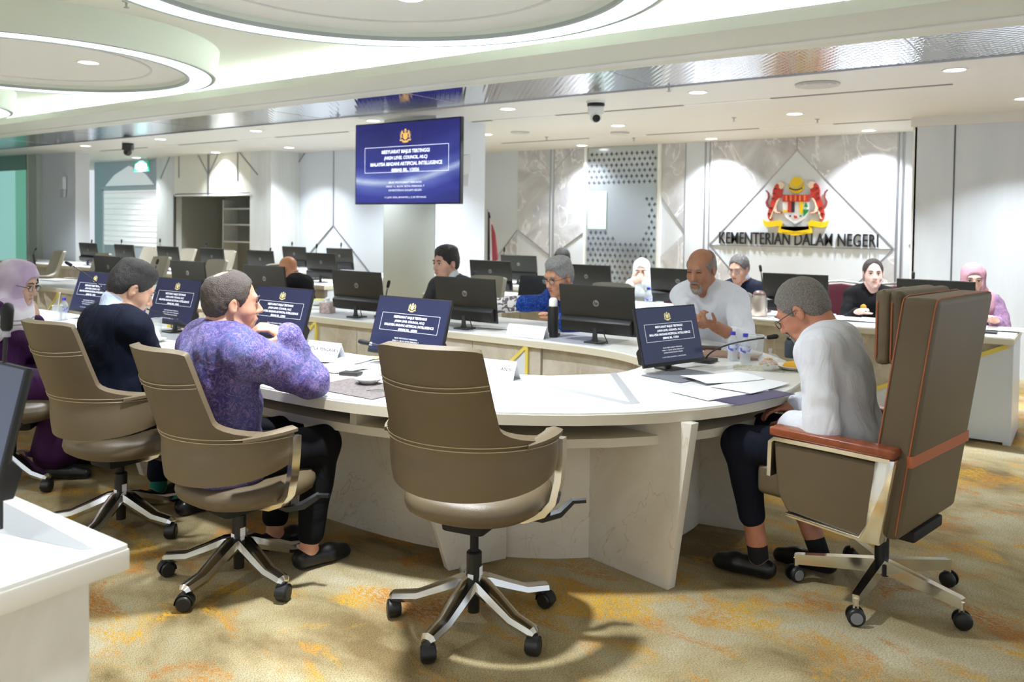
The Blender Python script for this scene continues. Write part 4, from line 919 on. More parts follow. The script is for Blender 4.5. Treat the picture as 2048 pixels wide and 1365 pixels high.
        hands += hand_prims(Wr, dd, nn, s > 0, curl, 1.0); frames.append((Sh, E_, Wr))
    # --- legs
    kz = hz-.035; legs = []; feet = []; leg_fr = []
    for s in (-1, 1):
        hp = V3(s*.095, .0, hz-.02); kn = V3(s*.15, .42, min(kz+.02, .58)); an = V3(s*.14, .36-legs_back, .10); leg_fr.append((hp, kn, an))
        if knees: kn, an = [np.array(q, float) for q in knees[0 if s < 0 else 1]]
        legs += [('c', hp, kn, .088*bulk, .066, .05), ('c', kn, an+(kn-an)*hemz, .062, .045, .03), ('c', an+(kn-an)*hemz, an+(kn-an)*.12, .046, .040, .01)]
        fd = unit(V3(an[0]-hp[0], .30, 0)*V3(.6, 1, 0)); feet += [('c', an+(kn-an)*.14, an+V3(0, -.0, -.02), .040, .038, .02), ('c', an+V3(0, -.035, -.055), an+fd*.10+V3(0, 0, -.06), .036, .036, .02), ('c', an+fd*.10+V3(0, 0, -.06), an+fd*.17+V3(0, 0, -.068), .036, .028, .02)]
    dress = bottom == 'dress'
    v = emit(prims_head+neck+torso+arms+fore+hands+legs+feet, h); body = link('body', v.mesh('body'), t); body.data.materials.append(sk)
    # --- clothes
    if top:
        g = loose; tr = [p for p in torso]; n_ = len(arms)
        ar = []
        for q in range(0, n_, 2):
            a0, a1 = arms[q], arms[q+1]; ar.append(a0)
            if sleeve > .55: ar.append(('c', a1[1], a1[1]+(a1[2]-a1[1])*min(1., (sleeve-.5)*2), a1[3], a1[4]+.006, a1[5]))
            else: ar[-1] = ('c', a0[1], a0[1]+(a0[2]-a0[1])*sleeve*1.8, a0[3]+.006, a0[4]+.012, a0[5])
        cl = [('c', HP(0, -.03, -.115), N, .058*hs+.002, .062*bulk, .02)] if collar else []
        skirt = [('c', V3(-.07, .03, hz-.03-hem), V3(.07, .03, hz-.03-hem), .115*bulk, .115*bulk, .05)]
        vv = emit(tr+ar+skirt, h*1.25, g)
        if collar and not jacket: vv.cone(N+unit(HP(0, -.03, -.10)-N)*.03+C_ @ V3(0, .06, .0), HP(0, .12, -.16), .036, .05, .012, 'sub')
        if collar: vv.cut(HP(0, -.06, -.085), RH_ @ V3(0, -.25, 1)*.5+C_ @ V3(0, -.35, 1)*.5) if False else None
        if rip: vv.ripple(rip, 34, len(name_label)); vv.ripple(rip*.45, 71, len(name_label)+3)
        if jacket:                                             # open V at the chest shows the shirt beneath
            fr = N+B @ V3(0, .115*bulk+.02, -.03); lo_ = Ch+B @ V3(0, .15*bulk, -.17)
            vv.cone(fr+B @ V3(0, .05, .03), lo_+B @ V3(0, .05, 0), .105, .05, .01, 'sub'); vv.cone(HP(0, -.03, -.06), N+B @ V3(0, .01, .028), .085, .078, .01, 'sub')
        gm = link('jacket' if jacket else 'shirt', vv.mesh('garment'), t); gm.data.materials.append(top)
        if jacket:
            v2 = emit([torso[2], torso[3], ('c', HP(0, -.030, -.085), N, .060*hs, .072*bulk, .02)], h*1.3, .009); o = link('shirt', v2.mesh('shirt'), t); o.data.materials.append(jacket)
            for s in (-1, 1):                                   # lapels
                p0 = N+B @ V3(s*.07, .06, .012); p1 = Ch+B @ V3(s*.075, .142*bulk, .05); p2 = Ch+B @ V3(s*.012, .150*bulk, -.15); p3 = Ch+B @ V3(s*.105, .135*bulk, .02)
                q = MB(); q.add([p0, p1, p2, p3], [(0, 1, 2), (0, 2, 3)] if s < 0 else [(0, 2, 1), (0, 3, 2)]); lo2 = q.build('lapel', top, t); sm = lo2.modifiers.new('thick', 'SOLIDIFY'); sm.thickness = .010
        elif collar:
            ax = unit(HP(0, -.035, -.08)-N); vc = emit([('c', N-ax*.012+V3(0, .008, 0), N+ax*.040, .080*bulk**.5, .0655*hs, .004)], min(h, .006))
            vc.cut(N+ax*.046-C_ @ V3(0, .0, 0), unit(ax+C_ @ V3(0, .55, 0))); vc.cone(N+ax*.01+C_ @ V3(0, .075, .0), N+ax*.09+C_ @ V3(0, .10, 0), .012, .05, .004, 'sub')
            o = link('collar', vc.mesh('collar'), t); o.data.materials.append(top)
    if bottom and not dress:
        cutl = []
        for q in range(0, len(legs), 3): cutl += [legs[q], legs[q+1]]
        vb = emit([('e', Pp+V3(0, -.01, .0), (.172*bulk, .135, .12), None, .05)]+cutl, h*1.5, .013)
        vb.ripple(.0035, 30, 3); o = link('trousers', vb.mesh('trousers'), t); o.data.materials.append(bottom)
    if dress:
        sk_ = [('e', Pp, (.18, .15, .13), None, .05), ('c', V3(-.10, .05, hz-.03), V3(-.13, .40, hz-.06), .12, .11, .08), ('c', V3(.10, .05, hz-.03), V3(.13, .40, hz-.06), .12, .11, .08), ('c', V3(-.1, .40, hz-.06), V3(-.1, .36, .16), .12, .13, .08), ('c', V3(.1, .40, hz-.06), V3(.1, .36, .16), .12, .13, .08)]
        vb = emit(sk_, h*1.6); vb.ripple(.006, 28, 2); o = link('skirt', vb.mesh('skirt'), t); o.data.materials.append(top)
    if shoes:
        for q in (1, 4): vs = emit(feet[q:q+2], h, .006); vs.cut((0, 0, .006), (0, 0, -1)); o = link('shoe', vs.mesh('shoe'), t); o.data.materials.append(mat('shoe_%d' % shoes[0], shoes, .3))
    if socks:
        for q in (0, 3): vs = emit([feet[q]], h, .004); o = link('sock', vs.mesh('sock'), t); o.data.materials.append(mat('sock_%d_%d' % socks[:2], socks, .9))
    # --- hair, scarf
    hm = hairm(*hairc)
    if hairk and not scarf:
        hp = [('e', HP(0, -.014, .038), HR(.084, .104, .096), RH_, .02), ('e', HP(0, -.05, -.012), HR(.070, .056, .06), RH_, .03)]
        if hairk == 'full': hp += [('e', HP(-.01, .03, .098), HR(.068, .058, .036), RH_, .03), ('e', HP(0, -.02, .10), HR(.074, .08, .04), RH_, .03)]
        if hairk == 'tail': hp += [('c', HP(0, -.095, .02), HP(.02, -.135, -.06), .03*hs, .03*hs, .02), ('c', HP(.02, -.135, -.06), HP(.03, -.125, -.2), .032*hs, .016*hs, .02)]
        vh = emit(hp, min(h, .006), 0.)
        gx, gy, gz = vh.ax[0][:, None, None]-Hd[0], vh.ax[1][None, :, None]-Hd[1], vh.ax[2][None, None, :]-Hd[2]
        lx, ly, lz = [(RH_[0, i]*gx+RH_[1, i]*gy+RH_[2, i]*gz)/hs for i in range(3)]
        fz = np.interp(ly, [-.13, -.09, -.05, -.028, -.02, .012, .017, .034, .044, .064, .085, .13], [-.082, -.078, -.062, -.03, .012, .018, -.018, -.014, .026, .06, .070, .07])
        fz = fz-(hair_c*(ly > .04))+.004*np.sin(lx*160)*(ly > .05)-.012*(np.abs(lx) > .045)*(ly > .05)
        fz = fz+(ly > .04)*(.012-.28*np.abs(lx))+((ly > .04)*(.022-.45*np.abs(lx)) if hairk == 'tail' else 0)
        fz = fz+(ly > .055)*(.0 if hairk == 'full' else .010)
        cutd = ((fz-lz)*.7*hs).astype(np.float32)
        vh.d = np.where(ly < -.088, vh.d, np.maximum(vh.d, cutd)).astype(np.float32) if hairk == 'tail' else np.maximum(vh.d, cutd)
        if hairk == 'bald':
            vh.cut(HP(0, 0, .062), RH_ @ V3(0, .42, 1)); vh.cut(HP(0, .05, 0), RH_ @ V3(0, 1, 0))
        if hairk in ('thin',): vh.ell(HP(0, -.06, .135), HR(.035, .04, .03), RH_, .03, 'sub')
        vh.ripple(.0014, 190, 5); o = link('hair', vh.mesh('hair'), t); o.data.materials.append(hm)
    if scarf:
        sm_, style = scarf
        sp = [('e', HP(0, -.016, .034), HR(.092, .113, .105), RH_, .03), ('e', HP(0, .01, -.05), HR(.084, .088, .09), RH_, .04), ('c', HP(0, -.02, -.08), N+V3(0, .01, -.01), .085*hs, .10, .05), ('c', N+V3(-.08, 0, -.035), N+V3(.08, 0, -.035), .09, .09, .06), ('e', Ch+B @ V3(0, .055, .07), (.165, .10, .12), B, .06)]
        if style != 'plain': sp += [('c', HP(0, .05, .085), HP(0, .108, .060), .045*hs, .010*hs, .03), ('c', SR+V3(-.03, 0, 0), SR+V3(.02, -.01, -.09), .085, .085, .05), ('c', SL+V3(.03, 0, 0), SL+V3(-.02, -.01, -.09), .085, .085, .05), ('e', Ch+B @ V3(0, -.045, .06), (.17, .09, .14), B, .06)]
        vs = emit(sp, h*1.1); vs.ell(HP(0, .125, -.018), HR(.06, .088, .09), RH_, .008, 'sub'); vs.ripple(.0035, 42, 4)
        o = link('headscarf', vs.mesh('headscarf'), t); o.data.materials.append(sm_)
    # --- face details, in head axes
    HM = Matrix([[*(RH_[i]*hs), Hd[i]] for i in range(3)]+[[0, 0, 0, 1]])
    def on_head(mb, nm2, m, par=None, sm=60):
        o = mb.build(nm2, m, t, sm); o.matrix_local = HM; return o
    if eyes:
        for s in (-1, 1):
            if eyes != 'down':
                on_head(MB().ell((s*.031, .0825, .003), (.0125, .0115, .0062), 14, 8), 'eye', M_eyew); on_head(MB().ell((s*.031, .0905, .003), (.0058, .0045, .0056), 12, 6), 'iris', M_iris)
            on_head(MB().tube([(s*.017, .0915, .0085), (s*.031, .0945, .0105), (s*.046, .086, .0075)], [.0018, .0024, .0016], 6), 'eyelash', M_iris)
            on_head(MB().tube([(s*.014, .0985, .026), (s*.032, .0985, .031), (s*.05, .087, .026)], [.004, .0042, .002], 6), 'eyebrow', hm if not scarf else mat('brow_dark', (50, 38, 34), .6))
        on_head(MB().ell((0, .0975, -.0635), (.021, .0065, .0072), 14, 8), 'lips', mat('lips_%d' % skinc[0], tuple(int(a*b_) for a, b_ in zip(skinc, (.84, .70, .69))), .4))
    if beard:
        bmats = hairm(*beard); on_head(MB().tube([(-.028, .092, -.062), (-.014, .104, -.050), (0, .107, -.048), (.014, .104, -.050), (.028, .092, -.062)], [.004, .0065, .007, .0065, .004], 8), 'moustache', bmats)
        on_head(MB().ell((0, .073, -.107), (.034, .026, .026), 16, 10), 'beard', bmats)
        for s in (-1, 1): on_head(MB().tube([(s*.030, .09, -.064), (s*.034, .082, -.085), (s*.022, .085, -.105)], [.005, .007, .009], 8), 'beard_side', bmats)
    if gl:
        gm = mat('glasses_%d' % gl[0], gl, .3, .4); fr = None
        for s in (-1, 1):
            pts = [(s*.033+.0235*math.cos(a)*(1 if abs(math.cos(a)) < .9 else .98), .108-.012*abs(math.cos(a)*.5+.3*s*math.cos(a)), -.002+.0165*math.sin(a)) for a in [k*math.pi/9 for k in range(18)]]
            fr = on_head(MB().tube(pts, .0016, 6, closed=True), 'glasses_rim', gm); on_head(MB().lathe([(0, 0), (.9, 0)], 18, (s*.033, .1065, -.002), Matrix(((.0235, 0, 0), (0, 0, .001), (0, .0165, 0)))), 'glasses_lens', M_lens)
            on_head(MB().tube([(s*.056, .100, .004), (s*.078, .06, .006), (s*.084, .0, .008), (s*.082, -.02, -.004)], .0016, 6), 'glasses_temple', gm)
        on_head(MB().tube([(-.011, .108, .002), (0, .111, .005), (.011, .108, .002)], .0016, 6), 'glasses_bridge', gm)
    return t, dict(Hd=Hd, HP=HP, frames=frames, N=N, Ch=Ch, B=B, legs=leg_fr, hz=hz)
# --- cloth
def folds(m, st=.55):
    nd, lk, b = nodes_of(m); n = mapped_noise(nd, lk, 7, 3, (1, 1, .55), 1.6, .5); bp = nd.new('ShaderNodeBump'); bp.inputs['Strength'].default_value = st; bp.inputs['Distance'].default_value = .03
    lk.new(n.outputs['Fac'], bp.inputs['Height']); lk.new(bp.outputs[0], b.inputs['Normal']); b.inputs['Specular IOR Level'].default_value = .15; return m
def cloth(name, col, rough=.85, c2=None, sc=6, **k): return folds(mat(name, col, rough, noise=(sc, c2 or tuple(int(x*.9) for x in col), .4, .65, 4), **k))
def batik(name, ground, g2, line, line2, sc=14.):
    m = mat(name, ground, .75); nd, lk, b = nodes_of(m)
    n0 = mapped_noise(nd, lk, 5, 3); r0 = ramp(nd, [(.38, ground), (.62, g2)]); lk.new(n0.outputs['Fac'], r0.inputs[0])
    n1 = mapped_noise(nd, lk, sc, 6, (1, 1, 1), 2.2, .65); r1 = ramp(nd, [(.47, (0, 0, 0)), (.492, (230, 230, 230)), (.508, (230, 230, 230)), (.53, (0, 0, 0))]); lk.new(n1.outputs['Fac'], r1.inputs[0])
    n2 = mapped_noise(nd, lk, sc*2.4, 5, (1, 1, 1), 1.6, .6); r2 = ramp(nd, [(.47, (0, 0, 0)), (.50, (220, 220, 220)), (.53, (0, 0, 0))]); lk.new(n2.outputs['Fac'], r2.inputs[0])
    n3 = mapped_noise(nd, lk, 4.5, 2); r3 = ramp(nd, [(.42, (0, 0, 0)), (.58, (255, 255, 255))]); lk.new(n3.outputs['Fac'], r3.inputs[0])
    mu = nd.new('ShaderNodeMath'); mu.operation = 'MULTIPLY'; lk.new(r2.outputs[0], mu.inputs[0]); lk.new(r3.outputs[0], mu.inputs[1])
    c1 = mixc(nd, lk, r1.outputs[0], r0.outputs[0], line); lk.new(mixc(nd, lk, mu.outputs[0], c1, line2), b.inputs['Base Color']); return folds(m)
C_navy = cloth('navy_wool', (19, 25, 42), .8, (14, 19, 33)); C_black = cloth('black_wool', (20, 20, 24), .85); C_whites = cloth('white_cotton', (232, 234, 242), .75, (224, 226, 236))
C_purple = batik('purple_batik', (74, 66, 122), (84, 92, 140), (150, 120, 168), (186, 166, 204), 19.); C_blueb = batik('blue_batik', (30, 62, 150), (22, 44, 110), (70, 110, 190), (16, 30, 80), 20)
def two_tone(m, thr, ground, spot):
    nd, lk, b = nodes_of(m); old = b.inputs['Base Color'].links[0].from_socket; tc = nd.new('ShaderNodeTexCoord'); sp = nd.new('ShaderNodeSeparateXYZ'); lk.new(tc.outputs['Object'], sp.inputs[0])
    g = nd.new('ShaderNodeMath'); g.operation = 'GREATER_THAN'; g.inputs[1].default_value = thr; lk.new(sp.outputs[0], g.inputs[0]); n = mapped_noise(nd, lk, 26, 4, (1, 1, 1), 1.); r = ramp(nd, [(.5, ground), (.56, spot)]); lk.new(n.outputs['Fac'], r.inputs[0])
    lk.new(mixc(nd, lk, g.outputs[0], old, r.outputs[0]), b.inputs['Base Color'])
two_tone(C_blueb, .285, (226, 222, 218), (110, 100, 104))
C_char = cloth('charcoal_wool', (66, 68, 70), .8, (56, 58, 60)); C_plum = cloth('plum_cloth', (66, 32, 74), .75, (54, 24, 60))
def striped_scarf():
    m = mat('lilac_scarf', (204, 196, 208), .8); nd, lk, b = nodes_of(m)
    tc = nd.new('ShaderNodeTexCoord'); sp = nd.new('ShaderNodeSeparateXYZ'); lk.new(tc.outputs['Object'], sp.inputs[0]); n = mapped_noise(nd, lk, 5, 2)
    ad = nd.new('ShaderNodeMath'); ad.operation = 'MULTIPLY_ADD'; ad.inputs[1].default_value = .10; lk.new(n.outputs['Fac'], ad.inputs[0]); lk.new(sp.outputs[2], ad.inputs[2])
    r = ramp(nd, [(0, (206, 200, 208)), (.845, (214, 208, 214)), (.85, (80, 62, 84)), (.858, (226, 222, 228)), (.872, (226, 222, 228)), (.877, (96, 74, 98)), (.885, (228, 224, 230)), (.93, (226, 220, 228)), (.955, (196, 180, 202)), (1., (196, 180, 202))])
    r.color_ramp.interpolation = 'LINEAR'; mp = nd.new('ShaderNodeMapRange'); mp.inputs[1].default_value = .05; mp.inputs[2].default_value = 1.10; lk.new(ad.outputs[0], mp.inputs[0]); lk.new(mp.outputs[0], r.inputs[0])
    r2 = ramp(nd, [(.42, (176, 156, 184)), (.6, (214, 208, 218))]); n2 = mapped_noise(nd, lk, 4, 3, (1, 1, .6)); lk.new(n2.outputs['Fac'], r2.inputs[0])
    gt = nd.new('ShaderNodeMath'); gt.operation = 'GREATER_THAN'; gt.inputs[1].default_value = 1.09; lk.new(ad.outputs[0], gt.inputs[0])
    lk.new(mixc(nd, lk, gt.outputs[0], r.outputs[0], r2.outputs[0]), b.inputs['Base Color']); return m
# 1 woman in lilac headscarf
person('seated woman in a lilac striped headscarf, plum dress and glasses, chin on hand', (33, 568), 2.26, -44, 8, (-8, 14, 0), .0075, 1.04, (198, 158, 136), rh=at_v(70, 640, 2.42), re=at_v(92, 735, 2.46), rhd=(-.25, -.1, 1), rpal=(-.8, -.2, .1), curl=50, lh=at_v(70, 740, 2.5),
       top=C_plum, bottom='dress', collar=False, scarf=(striped_scarf(), 'wide'), gl=(60, 48, 44), sw=.92, seat_z=.475)
# 2 man in navy suit
person('seated man in a navy suit seen from behind, head bent over the table', (262, 578), 2.24, 0, 8, (-17, 28, 0), .0065, 1.04, (206, 160, 132), re=at_v(318, 765, 2.38), rh=at_v(305, 700, 2.68), lh=at_v(170, 700, 2.6), top=C_navy, jacket=cloth('pale_blue_cotton', (190, 204, 226), .75), bottom=C_navy, hairk='full', hairc=((22, 19, 18), (38, 33, 31)), socks=(20, 110, 96), hair_c=.01, bulk=1.06, sw=1.04, seat_z=.485)
# 3 man in purple batik shirt
person('seated man in a purple batik shirt, hand on his chin, elbow on the table', (463, 606), 2.13, -8, 4, (-18, 2, 2), .006, 1.06, (212, 156, 128), rh=at_v(572, 672, 2.27), re=at_v(622, 762, 2.36), rhd=at_v(512, 645, 2.16)-at_v(572, 672, 2.27), rpal=(-.5, -.3, -.6), curl=45, lh=at_v(430, 720, 2.5), top=C_purple, bottom=C_black, hairk='thin', hairc=((62, 52, 46), (92, 80, 72)), bulk=1.2, belly=1.2, loose=.024, rip=.007, hem=.0, sw=1.12, hair_c=-.006, seat_z=.455)
# 4 chairman
person('grey-haired man in a white shirt and glasses, seated in the executive chair, reading', (1606, 622), 3.60, 88, 16, (0, 34, 0), .006, 1.08, (196, 132, 104), rh=(-1.08, 3.76, .70), le=(-.86, 3.36, .70), lh=(-1.04, 3.54, .665), top=C_whites, bottom=cloth('navy_trouser', (24, 27, 40), .8), hairk='short', hairc=((92, 86, 80), (146, 140, 134)), gl=(70, 66, 64), bulk=1.06, belly=1.1, loose=.02, rip=.006, hair_c=.004, beard=((150, 140, 134), (110, 96, 88)), socks=(18, 18, 20), eyes='down', seat_z=.515, hemz=.36, knees=(((-.15, .41, .57), (-.12, .33, .10)), ((.15, .40, .57), (.10, .14, .10))))
# 5 man in dark suit
person('man in a charcoal suit with black hair, looking left, left of the centre', (892, 527), 5.28, 180, 12, (-10, 4, 0), .008, 1.10, (214, 168, 146), top=C_char, jacket=cloth('white_shirt_cotton', (228, 232, 236), .7), bottom=C_char, hairk='full', hairc=((24, 20, 20), (44, 38, 36)), hair_c=.008)
# 6 grey-haired man in blue batik
person('grey-haired man with glasses in a blue batik shirt, reaching across the table', (1118, 555), 5.10, 176, 22, (-8, 14, 0), .008, 1.10, (208, 150, 118), rh=at_v(985, 612, 4.92), re=at_v(1090, 605, 5.15), lh=at_v(1118, 640, 4.85), top=C_blueb, bottom=C_black, hairk='full', hairc=((120, 120, 118), (176, 176, 174)), gl=(60, 30, 32), eyes='down', hair_c=.004, loose=.02)
# 7 bald man in white shirt
person('bald bearded man in a white shirt looking down at his phone', (1402, 540), 5.12, 176, 18, (0, 14, 0), .0075, 1.10, (176, 122, 92), rh=at_v(1396, 652, 4.78), lh=at_v(1428, 652, 4.78), le=at_v(1490, 684, 4.98), rpal=(.3, .3, .7), lpal=(0, .2, .9), curl=62, top=C_whites, sleeve=.72, bottom=C_black, hairk='bald', hairc=((112, 104, 98), (150, 144, 138)), beard=((176, 168, 162), (130, 116, 106)), eyes='down', bulk=1.14, belly=1.1, loose=.02, sw=1.08)
# 8 man in navy suit at the second row
person('man with grey hair and glasses in a navy suit at the second row', (1478, 538), 7.55, 172, 8, (0, 14, 0), .0095, 1.05, (190, 144, 122), top=C_navy, jacket=MATS['pale_blue_cotton'], bottom=C_navy, hairk='short', hairc=((66, 62, 60), (104, 100, 98)), gl=(110, 96, 86), hair_c=.006)
# 9 woman in white headscarf
person('woman in a white headscarf resting her face on clasped hands', (1283, 543), 7.75, 186, 10, (14, 8, 0), .0095, 1.0, (220, 178, 158), rh=at_v(1262, 566, 7.5), lh=at_v(1292, 566, 7.5), rhd=(.75, .1, .4), lhd=(-.75, .1, .4), rpal=(0, 1, 0), lpal=(0, 1, 0), curl=35, top=batik('mint_print', (196, 208, 206), (206, 216, 214), (150, 172, 176), (222, 228, 226), 26), bottom='dress', collar=False, scarf=(cloth('white_scarf', (226, 228, 230), .8), 'plain'), sw=.9)
# 10 woman in black
_p, _k = person('woman in black with a ponytail facing the camera at the second row', (1746, 548), 7.6, 196, 4, (4, 0, 0), .0095, 1.0, (230, 190, 174), top=cloth('black_cotton', (20, 19, 22), .8), bottom=C_black, hairk='tail', hairc=((34, 26, 26), (54, 42, 40)), sw=.92, hair_c=-.004)
# 11 woman in pink headscarf
person('woman in a dusty pink headscarf behind the wide black monitor', (1946, 560), 7.55, 190, 6, (2, 6, 0), .0095, 1.02, (214, 168, 148), top=batik('mauve_print', (130, 100, 130), (142, 112, 142), (166, 130, 156), (108, 80, 112), 16), bottom='dress', collar=False, scarf=(cloth('pink_scarf', (186, 142, 152), .8, (172, 128, 140)), 'plain'), sw=.95)
# 12 person hidden behind the man in blue batik
person('black-haired person in an ochre jacket, mostly hidden behind the grey-haired man', (1124, 520), 7.75, 184, 8, (0, 12, 0), .011, 1.0, (206, 160, 134), top=cloth('ochre_jacket', (150, 108, 58), .8), bottom=C_black, hairc=((20, 18, 18), (36, 32, 30)), hair_c=.01, eyes='down')
# 13 far bald man in black
person('far bald man with glasses in black, bending to the left', (576, 537), 5.85, 108, 20, (0, 20, 0), .0095, 1.02, (200, 140, 104), top=C_black, bottom=C_black, hairk=None, gl=(70, 50, 44), eyes='down', bulk=1.05)
MB().lathe([(0, .004), (.022, .003), (.026, 0)], 14, tuple(_k['Ch']+_k['B'] @ V3(.075, .128, .02)), RX90.inverted()).build('chest_badge', mat('badge_gold', (206, 160, 60), .4, .3), _p, 40)
# ================================================================== EMBLEM, LETTERING, SCREEN, FITTINGS
em = thing('coat_of_arms', 'coloured coat of arms with two tigers, shield and yellow ribbon on wall', 'emblem', (-3.255, 11.088, 1.80))
KE = .00108
for nm_, col, poly, z in EMB:
    MB().prism([(x*KE, y*KE) for x, y in poly], -.012-z*.012, 0 if z < 2 else -.010, 'y').build(nm_, mat(col, EMB_COL[col], .4), em)
text('ribbon_lettering', 'BERSEKUTU BERTAMBAH MUTU', .032, mat('emb_ink', (120, 92, 10), .5), em, (0, -.038, -.338*1.08), width=.34)
wt = tag(text('wall_lettering', 'KEMENTERIAN DALAM NEGERI', .235, mat('letter_black', (30, 30, 34), .35), None, ((-4.30-2.23)/2, 11.075, 1.345), width=2.07, depth=.012, bold=.0005), 'black raised letters KEMENTERIAN DALAM NEGERI below the coat of arms', 'lettering')
# big screen on the column
tv = thing('wall_screen', 'large screen with a blue title slide hung on the column', 'screen', (-6.185, 6.70, 2.165))
MB().box(-.775, .775, 0, .05, -.455, .455).build('screen_case', M_black, tv, bevel=.006)
m = mat('tv_slide', (20, 24, 110), .2); nd, lk, b = nodes_of(m)
tc = nd.new('ShaderNodeTexCoord'); sp = nd.new('ShaderNodeSeparateXYZ'); lk.new(tc.outputs['Object'], sp.inputs[0])
def mth(op, a, b_=None, c_=None):
    n = nd.new('ShaderNodeMath'); n.operation = op
    for i, v_ in enumerate((a, b_, c_)):
        if v_ is None: continue
        if isinstance(v_, (int, float)): n.inputs[i].default_value = v_
        else: lk.new(v_, n.inputs[i])
    return n.outputs[0]
x_, z_ = sp.outputs[0], sp.outputs[2]
cur = mth('ADD', mth('MULTIPLY', x_, .10), mth('MULTIPLY', mth('MULTIPLY', x_, x_), .16)); dz_ = mth('ABSOLUTE', mth('SUBTRACT', z_, mth('ADD', cur, -.20)))
r1 = ramp(nd, [(0, (190, 205, 235)), (.05, (96, 110, 190)), (.16, (46, 54, 150)), (.42, (26, 30, 116)), (1, (16, 20, 92))]); lk.new(dz_, r1.inputs[0])
nz = mapped_noise(nd, lk, 2.2, 3, (1, 1, 2.5), .6); r2 = ramp(nd, [(.4, (255, 255, 255)), (.7, (120, 130, 190))]); lk.new(nz.outputs['Fac'], r2.inputs[0])
mx = nd.new('ShaderNodeMix'); mx.data_type = 'RGBA'; mx.blend_type = 'MULTIPLY'; mx.inputs[0].default_value = .6; lk.new(r1.outputs[0], mx.inputs[6]); lk.new(r2.outputs[0], mx.inputs[7])
lk.new(mx.outputs[2], b.inputs['Emission Color']); b.inputs['Emission Strength'].default_value = .8; b.inputs['Base Color'].default_value = (.01, .01, .03, 1)
sc_ = MB().box(-.76, .76, -.002, .004, -.44, .44).build('screen_face', m, tv); slide(sc_, 1.52, .88, -.004, mat('tv_white', (235, 240, 250), .5, emit=(235, 240, 250), emit_s=.9), mat('tv_gold', (220, 180, 80), .5, emit=(225, 180, 90), emit_s=.7))
MB().box(-.2, .2, .05, .31, -.15, .15).build('wall_bracket', M_black, tv)
for (x, y, z, lb, rz) in ((-5.99, 7.45, 2.12, 'column', math.radians(90)), (at_v(131, 375, 7.5).x, 7.485, at_v(131, 375, 7.5).z, 'left wall pier', 0)):
    s_ = thing('wall_speaker', 'slim grey-white wall fitting on the '+lb, 'wall fitting', (x, y, z), rz, 'slim wall fittings')
    MB().prism([(-.07, -.06), (.07, -.03), (.07, .19), (-.07, .16)], -.07, 0, 'y').build('cover', mat('fitting_white', (214, 218, 222), .4), s_, bevel=.004); MB().prism([(-.055, -.18), (.045, -.18), (.06, -.03), (-.06, -.06)], -.05, 0, 'y').build('lower_cover', mat('fitting_grey', (186, 190, 196), .4), s_, bevel=.004)
# exit sign
ex = thing('exit_sign', 'green lit exit sign reading KELUAR hanging by the arched door', 'sign', (at_v(282, 333, 8.9).x, 8.9, at_v(282, 333, 8.9).z))
MB().box(-.27, .27, 0, .03, -.10, .10).build('sign_box', mat('exit_green', (60, 160, 130), .4, emit=(50, 150, 120), emit_s=.25), ex); text('sign_lettering', 'KELUAR', .15, M_slide_t, ex, (0, -.003, 0), width=.42, bold=.004)
for x in (-.2, .2): MB().tube([(x, .015, .1), (x, .015, ZC-ex.location.z)], .006, 6).build('hanger', M_steel, ex)
# ceiling cameras
for (px, py, lb) in ((1192, 203, 'white ceiling camera with black lens, right of the big screen'), (256, 284, 'dark ceiling camera at the left above the arched door')):
    p = at_z(px, py, ZC); c_ = thing('ceiling_camera', lb, 'camera', (p.x, p.y, ZC), -TH+math.radians(0), 'ceiling cameras'); c_.rotation_euler = (0, 0, TH)
    mm = M_white if px > 600 else M_dkgrey
    MB().lathe([(0, 0), (.09, 0), (.09, -.02), (0, -.02)], 24).build('mount_plate', M_white, c_, 40)
    MB().lathe([(0, -.02), (.082, -.02), (.086, -.032), (.08, -.05), (0, -.05)], 24).build('base_ring', M_black, c_, 40)
    MB().box(-.075, .075, -.05, .05, -.13, -.045).build('yoke', mm, c_, bevel=.015); MB().ell((0, -.01, -.155), (.058, .062, .06), 20, 12).build('camera_head', mm, c_, 60)
    MB().lathe([(0, .075), (.034, .075), (.038, .06), (.038, .0)], 20, (0, -.0, -.17), RX90).build('lens', M_black, c_, 40)
for (px, py, lb) in ((1635, 168, 'right of the white ceiling camera'), (1240, 265, 'beyond the white ceiling camera'), (1040, 264, 'right of the screen column')):
    p = at_z(px, py, ZC); o = thing('ceiling_diffuser', 'round pale ceiling air diffuser '+lb, 'diffuser', (p.x, p.y, ZC), 0, 'round ceiling diffusers')
    rr = 1.3 if px > 1600 else .9
    MB().lathe([(0, -.012), (.06*rr, -.012), (.07*rr, -.004)], 28).build('centre_disc', mat('diffuser_grey', (196, 196, 192), .5), o, 40)
    for r_ in (.08, .11): MB().lathe([(r_*rr, -.004), ((r_+.025)*rr, -.016), ((r_+.027)*rr, -.004), (r_*rr, -.004)], 28).build('ring', MATS['diffuser_grey'], o, 40)
for i, (px, py) in enumerate(((1338, 181), (1635, 246), (1093, 282), (253, 12), (1468, 243), (676, 238), (115, 291), (1268, 284))):
    if py < 50: p = at_z(px, py-10, ZU); z0 = ZU
    else: p = at_z(px, py-8, ZC); z0 = ZC
    o = thing('sprinkler', 'small ceiling sprinkler head, number %s counted from the picture\'s left' % ['six', 'eight', 'four', 'two', 'seven', 'three', 'one', 'five'][i], 'sprinkler', (p.x, p.y, z0), 0, 'ceiling sprinklers')
    MB().lathe([(0, 0), (.028, 0), (.028, -.006), (.008, -.01), (.007, -.035), (.010, -.037), (0, -.037)], 14).build('sprinkler_body', M_steel, o, 40); MB().lathe([(0, -.042), (.018, -.042), (.018, -.045), (0, -.045)], 14).build('deflector', M_steel, o, 40)
